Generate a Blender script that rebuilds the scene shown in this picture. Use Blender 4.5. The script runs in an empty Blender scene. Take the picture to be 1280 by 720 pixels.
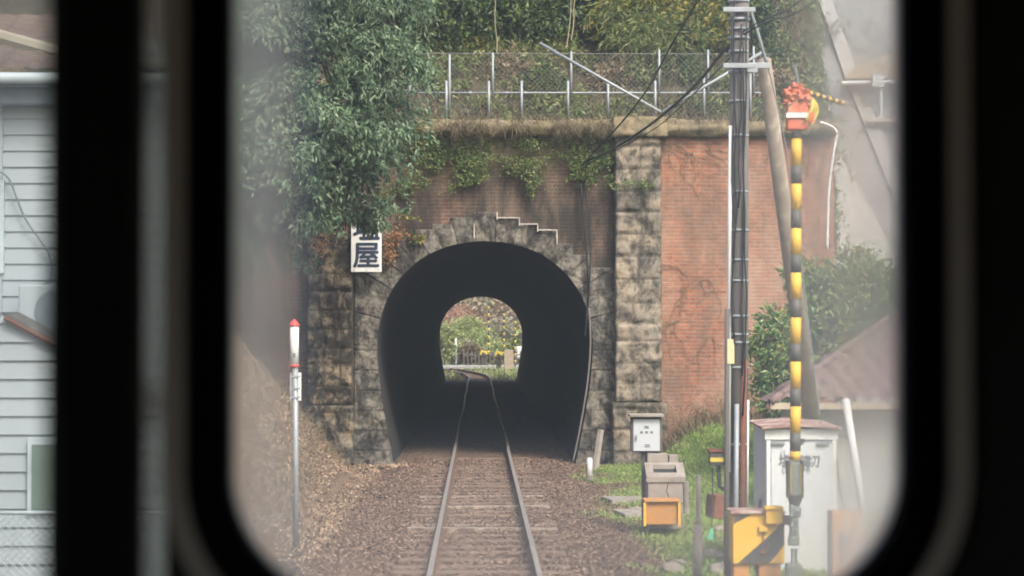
import bpy, math, random
import numpy as np
from mathutils import Vector, Matrix, Euler, noise as mn
random.seed(7); rng = np.random.default_rng(7)
S = bpy.context.scene; COL = S.collection; R = math.radians
# ---------------------------------------------------------------- camera
F = 2500.0; CX, CZ = -0.065, 2.5
cam = bpy.data.cameras.new('camera'); camo = bpy.data.objects.new('camera', cam); COL.objects.link(camo)
camo.location = (CX, 0, CZ)
camo.rotation_euler = (R(90) + math.atan(54/F), 0, -math.atan(42/F))
cam.sensor_width = 36; cam.lens = 36*F/1280; cam.clip_start = 0.02; cam.clip_end = 1500
cam.dof.use_dof = True; cam.dof.focus_distance = 36; cam.dof.aperture_fstop = 3.3
S.camera = camo
# ---------------------------------------------------------------- world, sun, exposure
SUN_EL, SUN_AZ = R(48), R(152)     # azimuth clockwise from +Y: behind the camera, to the right
W = bpy.data.worlds.new('World'); S.world = W; W.use_nodes = True
nt = W.node_tree; bg = nt.nodes['Background']
sky = nt.nodes.new('ShaderNodeTexSky'); sky.sky_type = 'NISHITA'; sky.sun_disc = False
sky.sun_elevation = SUN_EL; sky.sun_rotation = SUN_AZ; sky.air_density = 1.0; sky.dust_density = 6.0; sky.ozone_density = 0.6
nt.links.new(sky.outputs[0], bg.inputs[0]); bg.inputs[1].default_value = 0.14
sl = bpy.data.lights.new('sun', 'SUN'); sl.energy = 1.2; sl.angle = R(14); sl.color = (1, .96, .90)
so = bpy.data.objects.new('sun', sl); COL.objects.link(so)
sd = Vector((math.cos(SUN_EL)*math.sin(SUN_AZ), math.cos(SUN_EL)*math.cos(SUN_AZ), math.sin(SUN_EL)))
so.rotation_euler = sd.to_track_quat('Z', 'Y').to_euler(); so.location = (0, 0, 60)
S.view_settings.view_transform = 'Standard'; S.view_settings.look = 'None'
S.view_settings.exposure = 1.5; S.view_settings.gamma = 1; S.view_settings.use_curve_mapping = False
S.render.engine = 'CYCLES'
cy = S.cycles; cy.use_denoising = True; cy.max_bounces = 8; cy.transparent_max_bounces = 16; cy.diffuse_bounces = 4
cy.caustics_reflective = False; cy.caustics_refractive = False; cy.sample_clamp_indirect = 6; cy.filter_width = 1.8
# ---------------------------------------------------------------- helpers
RM = camo.rotation_euler.to_matrix()
def P(px, py, Y):
    d = RM @ Vector(((px-640)/F, -(py-360)/F, -1.0)); return Vector((CX, 0, CZ)) + d*(Y/d.y)
def tag(o, label=None, cat=None, group=None, kind=None):
    if label: o['label'] = label
    if cat: o['category'] = cat
    if group: o['group'] = group
    if kind: o['kind'] = kind
    return o
def thing(name, label, cat, loc, group=None):
    o = bpy.data.objects.new(name, None); COL.objects.link(o); o.location = loc; o.empty_display_size = .1
    return tag(o, label, cat, group)
def wloc(o):
    v = Vector((0, 0, 0))
    while o is not None: v += o.location; o = o.parent
    return v
class MB:
    def __init__(s): s.v = []; s.f = []; s.cuts = []
    def add(s, vs, fs):
        s.cuts.append((len(s.v), len(s.f))); b = len(s.v); s.v += [tuple(v) for v in vs]; s.f += [tuple(i+b for i in f) for f in fs]; return s
    def box(s, c, d, rot=None):
        c = Vector(c); vs = []
        M = Euler(rot).to_matrix() if rot else None
        for x in (-.5, .5):
            for y in (-.5, .5):
                for z in (-.5, .5):
                    p = Vector((x*d[0], y*d[1], z*d[2])); vs.append(c + (M @ p if M else p))
        return s.add(vs, [(0,1,3,2),(4,6,7,5),(0,4,5,1),(2,3,7,6),(0,2,6,4),(1,5,7,3)])
    def tube(s, pts, r, n=8, cap=True):
        pts = [Vector(p) for p in pts]; rs = r if isinstance(r, (list, tuple)) else [r]*len(pts)
        vs = []; fs = []; ref = None
        for i, p in enumerate(pts):
            t = (pts[min(i+1, len(pts)-1)] - pts[max(i-1, 0)]).normalized()
            if ref is None: ref = Vector((0,0,1)) if abs(t.z) < .9 else Vector((1,0,0))
            a = t.cross(ref)
            if a.length < 1e-4: a = t.cross(Vector((0,1,0)))
            a.normalize(); b = t.cross(a).normalized(); ref = b.cross(t) if False else ref
            for k in range(n):
                q = 2*math.pi*k/n; vs.append(p + (a*math.cos(q) + b*math.sin(q))*rs[i])
        for i in range(len(pts)-1):
            for k in range(n):
                k2 = (k+1) % n; fs.append((i*n+k, i*n+k2, (i+1)*n+k2, (i+1)*n+k))
        if cap: fs.append(tuple(range(n))[::-1]); fs.append(tuple((len(pts)-1)*n+k for k in range(n)))
        return s.add(vs, fs)
    def prism(s, poly, y0, y1):   # poly of (x,z), extruded along y
        n = len(poly)
        vs = [(x, y0, z) for x, z in poly] + [(x, y1, z) for x, z in poly]
        return s.add(vs, [tuple(range(n))[::-1], tuple(range(n, 2*n))] + [(i, (i+1) % n, n+(i+1) % n, n+i) for i in range(n)])
    def each(s, name, mat, parent=None, **kw):
        cs = s.cuts+[(len(s.v), len(s.f))]
        for (v0, f0), (v1, f1) in zip(cs[:-1], cs[1:]):
            m = MB(); m.v = s.v[v0:v1]; m.f = [tuple(i-v0 for i in f) for f in s.f[f0:f1]]; m.build(name, mat, parent, **kw)
    def build(s, name, mat, parent=None, smooth=False, bevel=0, label=None):
        me = bpy.data.meshes.new(name)
        off = wloc(parent) if parent is not None else Vector((0, 0, 0))
        me.from_pydata([(v[0]-off.x, v[1]-off.y, v[2]-off.z) for v in s.v], [], s.f); me.update()
        me.materials.append(mat); o = bpy.data.objects.new(name, me); COL.objects.link(o)
        if parent is not None: o.parent = parent
        if smooth: me.polygons.foreach_set('use_smooth', [True]*len(me.polygons))
        if bevel:
            m = o.modifiers.new('bevel', 'BEVEL'); m.width = bevel; m.segments = 2; m.limit_method = 'ANGLE'
        if label: o['label'] = label
        return o
def npmesh(name, V, Fq, mat, parent=None, smooth=False, tone=None):
    """V (n,3) array, Fq (m,k) array of faces"""
    me = bpy.data.meshes.new(name); off = wloc(parent) if parent is not None else Vector((0, 0, 0))
    V = np.asarray(V, dtype=np.float32) - np.array(off[:], dtype=np.float32); Fq = np.asarray(Fq, dtype=np.int32); k = Fq.shape[1]
    me.vertices.add(len(V)); me.vertices.foreach_set('co', V.ravel())
    me.loops.add(Fq.size); me.loops.foreach_set('vertex_index', Fq.ravel())
    me.polygons.add(len(Fq)); me.polygons.foreach_set('loop_start', np.arange(0, Fq.size, k, dtype=np.int32))
    me.polygons.foreach_set('use_smooth', np.full(len(Fq), smooth, dtype=bool))
    me.update(calc_edges=True); me.validate(); me.materials.append(mat)
    if tone is not None:
        at = me.color_attributes.new('tone', 'FLOAT_COLOR', 'POINT'); at.data.foreach_set('color', np.array([(a, b, 0, 1) for a, b in tone], dtype=np.float32).ravel())
    o = bpy.data.objects.new(name, me); COL.objects.link(o)
    if parent is not None: o.parent = parent
    return o
def grid_faces(nu, nv):
    i = np.arange((nu-1)*(nv-1)); a = (i//(nv-1))*nv + i % (nv-1)
    return np.stack([a, a+1, a+nv+1, a+nv], 1)
def copy_tree(o, parent=None):
    c = o.copy(); COL.objects.link(c)
    if parent is not None: c.parent = parent
    for ch in [x for x in o.children]: copy_tree(ch, c)
    return c
# ---------------------------------------------------------------- materials
def mat_base(name, rough=.8, metal=0, spec=.3):
    m = bpy.data.materials.new(name); m.use_nodes = True; b = m.node_tree.nodes['Principled BSDF']
    b.inputs['Roughness'].default_value = rough; b.inputs['Metallic'].default_value = metal
    b.inputs['Specular IOR Level'].default_value = spec
    return m, m.node_tree, b
def coords(t, world=False, scale=(1,1,1)):
    if world: s = t.nodes.new('ShaderNodeNewGeometry').outputs['Position']
    else: s = t.nodes.new('ShaderNodeTexCoord').outputs['Object']
    mp = t.nodes.new('ShaderNodeMapping'); mp.inputs['Scale'].default_value = scale
    t.links.new(s, mp.inputs['Vector']); return mp.outputs[0]
def ramp(t, src, stops):
    r = t.nodes.new('ShaderNodeValToRGB'); e = r.color_ramp.elements
    while len(e) < len(stops): e.new(.5)
    for el, (p, c) in zip(e, stops):
        el.position = p; el.color = (c, c, c, 1) if isinstance(c, (int, float)) else (*c, 1)
    t.links.new(src, r.inputs[0]); return r.outputs[0]
def noise(t, vec, scale, detail=6, rough=.6, dist=0):
    n = t.nodes.new('ShaderNodeTexNoise'); n.inputs['Scale'].default_value = scale; n.inputs['Detail'].default_value = detail
    n.inputs['Roughness'].default_value = rough; n.inputs['Distortion'].default_value = dist
    t.links.new(vec, n.inputs['Vector']); return n.outputs['Fac']
def mixc(t, fac, a, b, mode='MIX'):
    m = t.nodes.new('ShaderNodeMix'); m.data_type = 'RGBA'; m.blend_type = mode
    for sock, v in ((m.inputs[0], fac), (m.inputs[6], a), (m.inputs[7], b)):
        if isinstance(v, bpy.types.NodeSocket): t.links.new(v, sock)
        elif isinstance(v, (int, float)): sock.default_value = v
        else: sock.default_value = (*v, 1)
    return m.outputs[2]
def math_(t, op, a, b=None, clamp=False):
    m = t.nodes.new('ShaderNodeMath'); m.operation = op; m.use_clamp = clamp
    for sock, v in zip(m.inputs, (a, b)):
        if v is None: continue
        if isinstance(v, (int, float)): sock.default_value = v
        else: t.links.new(v, sock)
    return m.outputs[0]
def bump(t, b, h, strength=.4, dist=.02):
    n = t.nodes.new('ShaderNodeBump'); n.inputs['Strength'].default_value = strength; n.inputs['Distance'].default_value = dist
    t.links.new(h, n.inputs['Height']); t.links.new(n.outputs[0], b.inputs['Normal'])
def M(name, c1, c2=None, scale=4, rough=.7, metal=0, stain=None, sscale=1.2, slo=.5, shi=.62, bmp=.2, bscale=None, world=False, stretch=(1,1,1), spec=.3):
    m, t, b = mat_base(name, rough, metal, spec); v = coords(t, world, stretch)
    c2 = c2 or tuple(x*.75 for x in c1)
    n1 = noise(t, v, scale); c = ramp(t, n1, [(.3, c1), (.7, c2)])
    if stain is not None:
        c = mixc(t, ramp(t, noise(t, v, sscale, 8, .65), [(slo, 0), (shi, 1)]), c, stain)
    t.links.new(c, b.inputs['Base Color'])
    if bmp: bump(t, b, noise(t, v, bscale or scale*4), bmp)
    return m
def leafmat(name, cols, rough=.45, trans=.25, spec=.5, patch=None):
    m, t, b = mat_base(name, rough, 0, spec)
    g = t.nodes.new('ShaderNodeNewGeometry')
    n = len(cols); r = ramp(t, g.outputs['Random Per Island'], [(i/max(1, n-1), c) for i, c in enumerate(cols)])
    if patch:
        r = mixc(t, ramp(t, noise(t, g.outputs['Position'], patch[1], 3), [(.48, 0), (.6, .8)]), r, patch[0])
    t.links.new(r, b.inputs['Base Color'])
    tr = t.nodes.new('ShaderNodeBsdfTranslucent'); t.links.new(r, tr.inputs[0])
    mx = t.nodes.new('ShaderNodeMixShader'); mx.inputs[0].default_value = trans
    t.links.new(b.outputs[0], mx.inputs[1]); t.links.new(tr.outputs[0], mx.inputs[2])
    t.links.new(mx.outputs[0], t.nodes['Material Output'].inputs[0]); return m
def brickmat(name, c1, c2, mortar, stain, slo, shi, sscale=.45, stain2=None, s2=(.55, .7), moss=False):
    m, t, b = mat_base(name, .9, 0, .15)
    g = t.nodes.new('ShaderNodeNewGeometry'); sp = t.nodes.new('ShaderNodeSeparateXYZ'); t.links.new(g.outputs['Position'], sp.inputs[0])
    cb = t.nodes.new('ShaderNodeCombineXYZ'); t.links.new(sp.outputs[0], cb.inputs[0]); t.links.new(sp.outputs[2], cb.inputs[1])
    br = t.nodes.new('ShaderNodeTexBrick'); t.links.new(cb.outputs[0], br.inputs['Vector'])
    br.inputs['Scale'].default_value = 1; br.inputs['Brick Width'].default_value = .225; br.inputs['Row Height'].default_value = .078
    br.inputs['Mortar Size'].default_value = .013; br.inputs['Mortar Smooth'].default_value = .3; br.inputs['Bias'].default_value = -.1
    br.inputs['Color1'].default_value = (*c1, 1); br.inputs['Color2'].default_value = (*c2, 1); br.inputs['Mortar'].default_value = (*mortar, 1)
    pos = g.outputs['Position']
    c = mixc(t, ramp(t, noise(t, pos, 3.5, 8, .7), [(.45, 0), (.75, .5)]), br.outputs['Color'], mortar)
    c = mixc(t, ramp(t, noise(t, pos, 9, 4, .7), [(.3, .45), (.65, 0)]), c, tuple(x*.35 for x in c2))
    if stain2: c = mixc(t, ramp(t, noise(t, coords(t, True, (1, 1, .45)), .8, 8, .7), [(s2[0], 0), (s2[1], .8)]), c, stain2)
    c = mixc(t, ramp(t, noise(t, coords(t, True, (1.3, 1, .35)), sscale, 9, .7), [(slo, 0), (shi, .93)]), c, stain)
    if moss:   # earth and moss washed down from the coping
        f = math_(t, 'ADD', math_(t, 'MULTIPLY', math_(t, 'SUBTRACT', sp.outputs[2], 5.55), 1.1), math_(t, 'MULTIPLY', math_(t, 'SUBTRACT', noise(t, coords(t, True, (1, 1, .5)), 1.6, 8, .7), .5), 3))
        c = mixc(t, math_(t, 'MULTIPLY', f, .85, True), c, ramp(t, noise(t, pos, 6, 6), [(.35, (.075, .08, .035)), (.65, (.20, .17, .11))]))
    t.links.new(c, b.inputs['Base Color'])
    h = math_(t, 'SUBTRACT', noise(t, pos, 25, 5), br.outputs['Fac']); bump(t, b, h, .6, .012); return m
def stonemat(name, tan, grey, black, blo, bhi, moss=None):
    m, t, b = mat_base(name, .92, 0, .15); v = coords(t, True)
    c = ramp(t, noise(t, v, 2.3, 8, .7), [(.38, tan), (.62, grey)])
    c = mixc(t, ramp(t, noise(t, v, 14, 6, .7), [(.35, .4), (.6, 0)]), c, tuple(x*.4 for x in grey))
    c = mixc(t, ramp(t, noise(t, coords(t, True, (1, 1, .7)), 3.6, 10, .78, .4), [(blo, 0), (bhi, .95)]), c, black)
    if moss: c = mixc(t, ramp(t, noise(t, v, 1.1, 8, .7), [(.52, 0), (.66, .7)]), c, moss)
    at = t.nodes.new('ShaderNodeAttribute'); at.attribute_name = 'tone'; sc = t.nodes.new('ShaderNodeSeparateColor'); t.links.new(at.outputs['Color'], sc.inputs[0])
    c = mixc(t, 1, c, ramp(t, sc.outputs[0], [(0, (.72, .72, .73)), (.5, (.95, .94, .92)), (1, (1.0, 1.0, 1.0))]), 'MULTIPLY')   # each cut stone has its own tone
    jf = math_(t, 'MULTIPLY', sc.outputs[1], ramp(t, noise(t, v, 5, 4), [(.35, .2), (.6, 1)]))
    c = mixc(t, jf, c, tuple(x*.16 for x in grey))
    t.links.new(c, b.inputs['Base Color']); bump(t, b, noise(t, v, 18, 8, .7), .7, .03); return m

m_brick_right = brickmat('weathered_red_brick', (.33, .125, .065), (.20, .08, .048), (.26, .18, .135), (.11, .085, .065), .47, .68, .9, (.30, .215, .165), (.46, .68))
m_brick_arch = brickmat('sooty_brick', (.20, .085, .055), (.13, .06, .045), (.21, .185, .15), (.03, .028, .024), .39, .57, .8, (.15, .13, .10), (.40, .60), moss=True)
m_brick_left = brickmat('shade_toned_brick', (.22, .12, .08), (.16, .09, .06), (.19, .16, .12), (.06, .045, .035), .40, .68, .9)  # left wall's shade put into the darker brick colours
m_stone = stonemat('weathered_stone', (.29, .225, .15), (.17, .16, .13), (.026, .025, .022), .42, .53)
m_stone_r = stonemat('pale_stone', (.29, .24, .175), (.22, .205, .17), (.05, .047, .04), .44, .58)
m_voussoir = stonemat('grey_arch_stone', (.23, .21, .175), (.17, .165, .145), (.028, .027, .025), .41, .56)
m_coping = stonemat('mossy_coping', (.34, .27, .16), (.22, .19, .13), (.08, .07, .045), .5, .66, (.10, .12, .035))
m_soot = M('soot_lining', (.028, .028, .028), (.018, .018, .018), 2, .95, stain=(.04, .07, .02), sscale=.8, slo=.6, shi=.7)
m_rail_side = M('rusty_rail', (.12, .07, .045), (.08, .05, .035), 10, .8)
m_rail_top = M('polished_rail', (.46, .43, .39), (.36, .33, .30), 6, .33, .5, bmp=0)
m_sleeper_dark = M('buried_sleeper', (.10, .07, .052), (.17, .125, .095), 5, .9, stretch=(1, 6, 1))
m_sleeper = M('old_sleeper', (.33, .28, .22), (.15, .12, .10), 5, .9, stain=(.10, .07, .055), sscale=6, slo=.42, shi=.6, stretch=(1, 6, 1))
m_galv = M('galvanised_steel', (.27, .295, .31), (.21, .235, .25), 6, .5, .2, bmp=.05)
m_wire = M('dull_wire', (.22, .23, .22), None, 6, .7, .1, bmp=0)
m_white = M('white_paint', (.60, .61, .60), (.50, .51, .50), 3, .5, stain=(.38, .28, .18), sscale=2.2, slo=.66, shi=.8, stretch=(3, 3, .6), bmp=.04)
m_whitebox = M('grey_white_paint', (.50, .53, .54), (.44, .465, .475), 1.5, .5, stain=(.42, .37, .30), sscale=5, slo=.62, shi=.85, stretch=(3, 3, .3), bmp=.05)
m_red = M('red_plastic', (.62, .06, .05), (.5, .05, .04), 4, .4, bmp=0)
m_orange = M('faded_orange', (.50, .13, .06), (.42, .11, .06), 6, .6, stain=(.4, .2, .12), sscale=5, bmp=.1)
m_yellow = M('safety_yellow', (.60, .37, .035), (.50, .30, .035), 3, .5, stain=(.42, .22, .07), sscale=4, slo=.6, shi=.75, bmp=.08)
m_black = M('black_paint', (.04, .04, .038), (.06, .058, .05), 5, .6, stain=(.11, .08, .06), sscale=5, slo=.6, shi=.75, bmp=.08)
m_blackband = M('faded_black_band', (.075, .072, .065), (.055, .055, .05), 5, .55, bmp=0)
m_palebag = M('yellow_plastic_bag', (.52, .42, .06), (.44, .34, .06), 5, .4, bmp=.3)
m_pole = M('dark_concrete_pole', (.085, .08, .075), (.13, .12, .11), 2, .85, stain=(.24, .22, .19), sscale=1.6, slo=.56, shi=.75, stretch=(3, 3, .25))
m_brace = M('weathered_brace_pole', (.26, .22, .18), (.17, .145, .12), 2.5, .85, stain=(.38, .34, .27), sscale=2, slo=.54, shi=.7, stretch=(3, 3, .3))
m_cable = M('black_cable', (.018, .018, .018), None, 5, .5, bmp=0)
m_rust = M('rusty_steel', (.18, .07, .04), (.10, .045, .03), 8, .85)
m_rustroof = M('rusty_red_roof', (.25, .15, .12), (.18, .105, .085), 4, .7, stain=(.5, .42, .36), sscale=3)
m_conc = M('concrete', (.26, .235, .205), (.19, .17, .145), 5, .9, stain=(.13, .12, .10), sscale=2.5, slo=.5, shi=.7)
m_spray = M('sprayed_concrete_slope', (.205, .212, .205), (.165, .17, .164), .5, .95, stain=(.08, .08, .074), sscale=.9, slo=.5, shi=.66, bmp=.8, bscale=3, world=True, stretch=(1, .6, .6))
m_apron = M('pale_concrete', (.29, .295, .28), (.25, .255, .24), .8, .95, bmp=.3, bscale=5, world=True)
m_cream = M('cream_plate', (.52, .48, .28), (.46, .42, .25), 3, .5, bmp=0)
m_dark = M('dark_opening', (.02, .025, .02), None, 4, .8, bmp=0)
m_orangebox = M('orange_crate_paint', (.42, .20, .05), (.34, .16, .045), 6, .6, stain=(.3, .22, .14), sscale=6, slo=.5, shi=.65)
m_text = M('sign_ink', (.02, .03, .06), None, 4, .5, bmp=0)
m_text2 = M('stencil_ink', (.13, .14, .15), None, 4, .6, bmp=0)
m_gatebox = M('grey_green_steel', (.13, .15, .13), (.10, .115, .10), 5, .6)
m_green = M('green_net', (.12, .42, .25), None, 5, .6, bmp=0)
m_bark = M('bark', (.14, .11, .08), (.08, .06, .045), 8, .95, bmp=.5, stretch=(1, 1, .3))
m_twig = M('dry_twig', (.20, .145, .09), (.13, .09, .055), 5, .9, bmp=0)
m_siding = M('white_siding', (.38, .41, .43), (.32, .345, .365), .8, .6, stain=(.42, .43, .41), sscale=.9, slo=.56, shi=.8, stretch=(1, 1, .5), bmp=.03)
m_eave = M('blue_grey_eave', (.17, .20, .23), (.14, .165, .19), 2, .7)
m_gutter = M('pale_gutter', (.50, .55, .58), None, 2, .4, bmp=0)
m_fascia = M('tan_wood', (.36, .31, .24), (.27, .22, .16), 4, .8)
m_glassgreen = M('green_window_glass', (.16, .21, .17), (.12, .16, .13), 1, .12, bmp=0, spec=.5)
m_white_mortar = M('white_efflorescence', (.50, .48, .44), (.22, .20, .18), 7, .95)
m_rock = M('rubble_stone', (.24, .21, .18), (.15, .13, .11), 5, .95, bmp=.6)
m_road = M('asphalt_road', (.30, .30, .29), (.24, .24, .23), 3, .9)

def ridged(name, c1, c2, axis, period, rough=.8, extra=None, tiles=False):
    m, t, b = mat_base(name, rough, 0, .3); tc = t.nodes.new('ShaderNodeTexCoord'); sp = t.nodes.new('ShaderNodeSeparateXYZ')
    t.links.new(tc.outputs['Object'], sp.inputs[0])
    c = ramp(t, noise(t, tc.outputs['Object'], 2.2, 6, .7), [(.35, c1), (.65, c2)]); t.links.new(c, b.inputs['Base Color'])
    s = math_(t, 'FRACT', math_(t, 'DIVIDE', sp.outputs[axis], period)); bump(t, b, s, .8, .03); return m
m_tile = M('brown_roof_tile', (.155, .105, .092), (.105, .075, .068), 3.5, .75, stain=(.2, .17, .14), sscale=2, slo=.55, shi=.7)
m_lefttile = M('brown_left_tile', (.15, .10, .08), (.10, .07, .06), 3, .8)

# ground material: ballast/leaf litter, grass to the right, dry litter on the left bank
def groundmat():
    m, t, b = mat_base('leaf_littered_ground', .95, 0, .1)
    g = t.nodes.new('ShaderNodeNewGeometry'); pos = g.outputs['Position']
    sp = t.nodes.new('ShaderNodeSeparateXYZ'); t.links.new(pos, sp.inputs[0])
    vo = t.nodes.new('ShaderNodeTexVoronoi'); vo.inputs['Scale'].default_value = 22; t.links.new(pos, vo.inputs['Vector'])
    vs = t.nodes.new('ShaderNodeSeparateColor'); t.links.new(vo.outputs['Color'], vs.inputs[0])
    c = ramp(t, vs.outputs[0], [(0, (.06, .042, .03)), (.4, (.135, .088, .064)), (.75, (.185, .125, .09)), (1, (.28, .21, .155))])
    c = mixc(t, ramp(t, noise(t, pos, 1.3, 6), [(.4, 0), (.7, .6)]), c, (.12, .095, .065))
    tan = ramp(t, noise(t, pos, 7, 8, .7), [(.35, (.12, .085, .055)), (.65, (.30, .22, .15))])
    lf = math_(t, 'ADD', math_(t, 'MULTIPLY', math_(t, 'SUBTRACT', -1.7, sp.outputs[0]), .8), math_(t, 'SUBTRACT', noise(t, pos, 1.5), .5))
    c = mixc(t, math_(t, 'MULTIPLY', lf, .9, True), c, tan)
    rf = math_(t, 'ADD', math_(t, 'MULTIPLY', math_(t, 'SUBTRACT', sp.outputs[0], 2.0), 1.2), math_(t, 'MULTIPLY', math_(t, 'SUBTRACT', noise(t, pos, .9), .5), 4))
    grass = ramp(t, noise(t, pos, 9, 6, .7), [(.3, (.08, .12, .03)), (.7, (.16, .23, .06))])
    c = mixc(t, math_(t, 'MULTIPLY', rf, .8, True), c, grass)
    t.links.new(c, b.inputs['Base Color'])
    bump(t, b, math_(t, 'ADD', vo.outputs['Distance'], noise(t, pos, 30, 4)), 1, .05); return m
m_ground = groundmat()
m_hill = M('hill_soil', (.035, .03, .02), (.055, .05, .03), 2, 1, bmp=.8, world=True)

# ---------------------------------------------------------------- terrain
def sm(a, b, x): 
    t = min(1, max(0, (x-a)/(b-a))); return t*t*(3-2*t)
def gz(x, y):
    z = -.17 - .07*sm(1.3, 2.2, abs(x))
    if y < 41.2:
        if x < -2.4:
            k = sm(24, 29, y); z += k*min(9, (-x-2.5-.25*math.sin(y*.5))*1.25 if x < -2.5 else 0) if (-x-2.5-.25*math.sin(y*.5)) > 0 else 0
        if x > 2.2:
            z += .85*sm(31, 40.5, y)*sm(3.2, 4.6, x) + .05*sm(2.5, 3.5, x)
    if y > 172: z += (y-172)*.62
    if y > 108 and abs(x) > 2.2: z += .25*sm(2.2, 3.5, abs(x)) + (.5*(min(abs(x), 30)-6) if abs(x) > 6 and y < 125 else 0)*sm(125, 115, y)
    n = mn.noise(Vector((x*.9, y*.9, 0)))*.05 + mn.noise(Vector((x*4, y*4, 3)))*.025
    if abs(x) < 1.0 and y < 172: n *= .5
    return z + n
xs = np.unique(np.concatenate([np.linspace(-95, -9, 18), np.arange(-9, 9.01, .09), np.linspace(9, 95, 18)]))
ys = np.unique(np.concatenate([np.linspace(-40, 12, 14), np.arange(12, 42.4, .14), np.linspace(43, 106, 30), np.arange(106, 180, 1.2), np.linspace(180, 250, 12)]))
V = np.array([(x, y, gz(x, y)) for x in xs for y in ys])
tag(npmesh('ground', V, grid_faces(len(xs), len(ys))[:, ::-1], m_ground, None, True), kind='structure')

PX = 61.0; XC = .07
ZT = 6.72     # top of coping seat
def slope_edge(y): return 7.3+(y-41.5)*.17 if y < 47.8 else 8.37-min(3, (y-47.8)*.28)
def hillz(x, y):
    z = 6.55 + max(0, y-42.9)*.92
    if y > 60: z = 22.3 + (y-60)*.25*max(0, 1-(y-60)/25)
    if y > 95: z -= (y-95)*1.2
    conc = (y-41.9)*1.2
    xb = slope_edge(y); k = sm(xb-.35, xb, x)
    z = z*(1-k) + min(z, conc-.5)*k
    kl = sm(-5.6, -9, x); z = z*(1-kl) + (min(22, 4.5+(y-41)*.9))*kl
    return z + mn.noise(Vector((x*.6, y*.6, 5)))*.35*(sm(42.6, 44, y)) + mn.noise(Vector((x*2.5, y*2.5, 5)))*.12
hx = np.unique(np.concatenate([np.linspace(-70, -8, 12), np.arange(-8, 12, .4), np.linspace(12, 90, 14)]))
hy = np.unique(np.concatenate([np.arange(41.45, 56, .35), np.linspace(56, 106.6, 22)]))
V = []
for x in hx:
    lo = 5.4 if -3.61 < x < 3.61 else -1
    V.append((x, 41.44, lo)); V += [(x, y, hillz(x, y)) for y in hy]; V.append((x, 106.62, lo))
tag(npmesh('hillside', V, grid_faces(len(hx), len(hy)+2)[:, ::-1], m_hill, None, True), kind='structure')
# sprayed concrete slope on the right
def slope_pt(x, y, up=0): return (x, y, (y-41.9)*1.2 + up + mn.noise(Vector((x*.5, y*.5, 9)))*.18 + mn.noise(Vector((x*2, y*2, 9)))*.05)
sx = np.arange(0, 40, .5); sy = np.arange(41.9, 75, .5)
V = []
for u in sx:
    for y in sy:
        xe = slope_edge(y)-.12
        V.append(slope_pt(xe + u*(1+u*.02), y))
tag(npmesh('concrete_slope', V, grid_faces(len(sx), len(sy))[:, ::-1], m_spray, None, True), kind='structure')
# tunnel profile
prof = [(1.82, -.35), (1.9, 0), (2.05, .8), (2.17, 1.6), (2.2, 2.2), (2.15, 2.7), (1.98, 3.2), (1.68, 3.65), (1.22, 4.03), (.66, 4.26), (0, 4.34)]
def catmull(pts, n):
    out = []
    for i in range(len(pts)-1):
        p0 = pts[max(0, i-1)]; p1 = pts[i]; p2 = pts[i+1]; p3 = pts[i+2] if i+2 < len(pts) else (-pts[-2][0], pts[-2][1])
        for k in range(n):
            t = k/n; out.append(tuple(.5*((2*p1[j]) + (-p0[j]+p2[j])*t + (2*p0[j]-5*p1[j]+4*p2[j]-p3[j])*t*t + (-p0[j]+3*p1[j]-3*p2[j]+p3[j])*t**3) for j in (0, 1)))
    return out + [pts[-1]]
half = catmull(prof, 14)
full = [(XC+x, z) for x, z in half] + [(XC-x, z) for x, z in half[::-1][1:]]
YW = 41.0
tun = thing('railway_tunnel', 'dark horseshoe tunnel with grey stepped stone arch in sooty brick front, track running through it', 'tunnel', (XC, YW, -.2))
yy = np.concatenate([np.linspace(YW-.02, 43, 8), np.linspace(44, 107, 40)])
V = []
for (x, z) in full:
    for y in yy:
        n = mn.noise(Vector((x*2, y*1.2, z*2)))*.03 if y > YW+.3 else 0
        V.append((x + n*(1 if x < XC else -1)*.7, y, z - abs(n)*.5))
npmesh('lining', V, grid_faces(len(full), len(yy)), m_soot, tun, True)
# spandrel walls (near and far)
def ray_to_rect(p, c, x0, x1, z0, z1):
    d = (p[0]-c[0], p[1]-c[1]); t = 1e9
    if p[1] < c[1]: return (x1 if p[0] > c[0] else x0, p[1])
    if d[0] > 1e-6: t = min(t, (x1-c[0])/d[0])
    if d[0] < -1e-6: t = min(t, (x0-c[0])/d[0])
    if d[1] > 1e-6: t = min(t, (z1-c[1])/d[1])
    return (c[0]+d[0]*t, c[1]+d[1]*t)
c0 = (XC, 2.2)
def annulus(y, outer, nseg, bumpf=None):
    V = []
    for p in full:
        q = outer(p)
        for k in range(nseg+1):
            s = k/nseg; x = p[0]+(q[0]-p[0])*s; z = p[1]+(q[1]-p[1])*s
            V.append((x, y + (bumpf(x, z, s, p) if bumpf else 0), z))
    return V
V = annulus(YW+.06, lambda p: ray_to_rect(p, c0, -2.72, 2.86, -.35, 6.55), 10)
# close corners: extra fans
o = npmesh('brick_front', V, grid_faces(len(full), 11), m_brick_arch, tun)
for sx_, xe in ((1, 2.86), (-1, -2.72)):
    mb = MB().prism([(xe, 5.0), (xe, 6.55), (XC+sx_*1.2, 6.55)] if sx_ > 0 else [(XC-1.2, 6.55), (xe, 6.55), (xe, 5.0)], YW+.065, YW+.2)
    mb.build('brick_corner', m_brick_arch, tun)
V = annulus(107, lambda p: ray_to_rect(p, c0, -9, 9, -.35, 9), 3); npmesh('far_front', V, grid_faces(len(full), 4)[:, ::-1], m_conc, tun)
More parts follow.
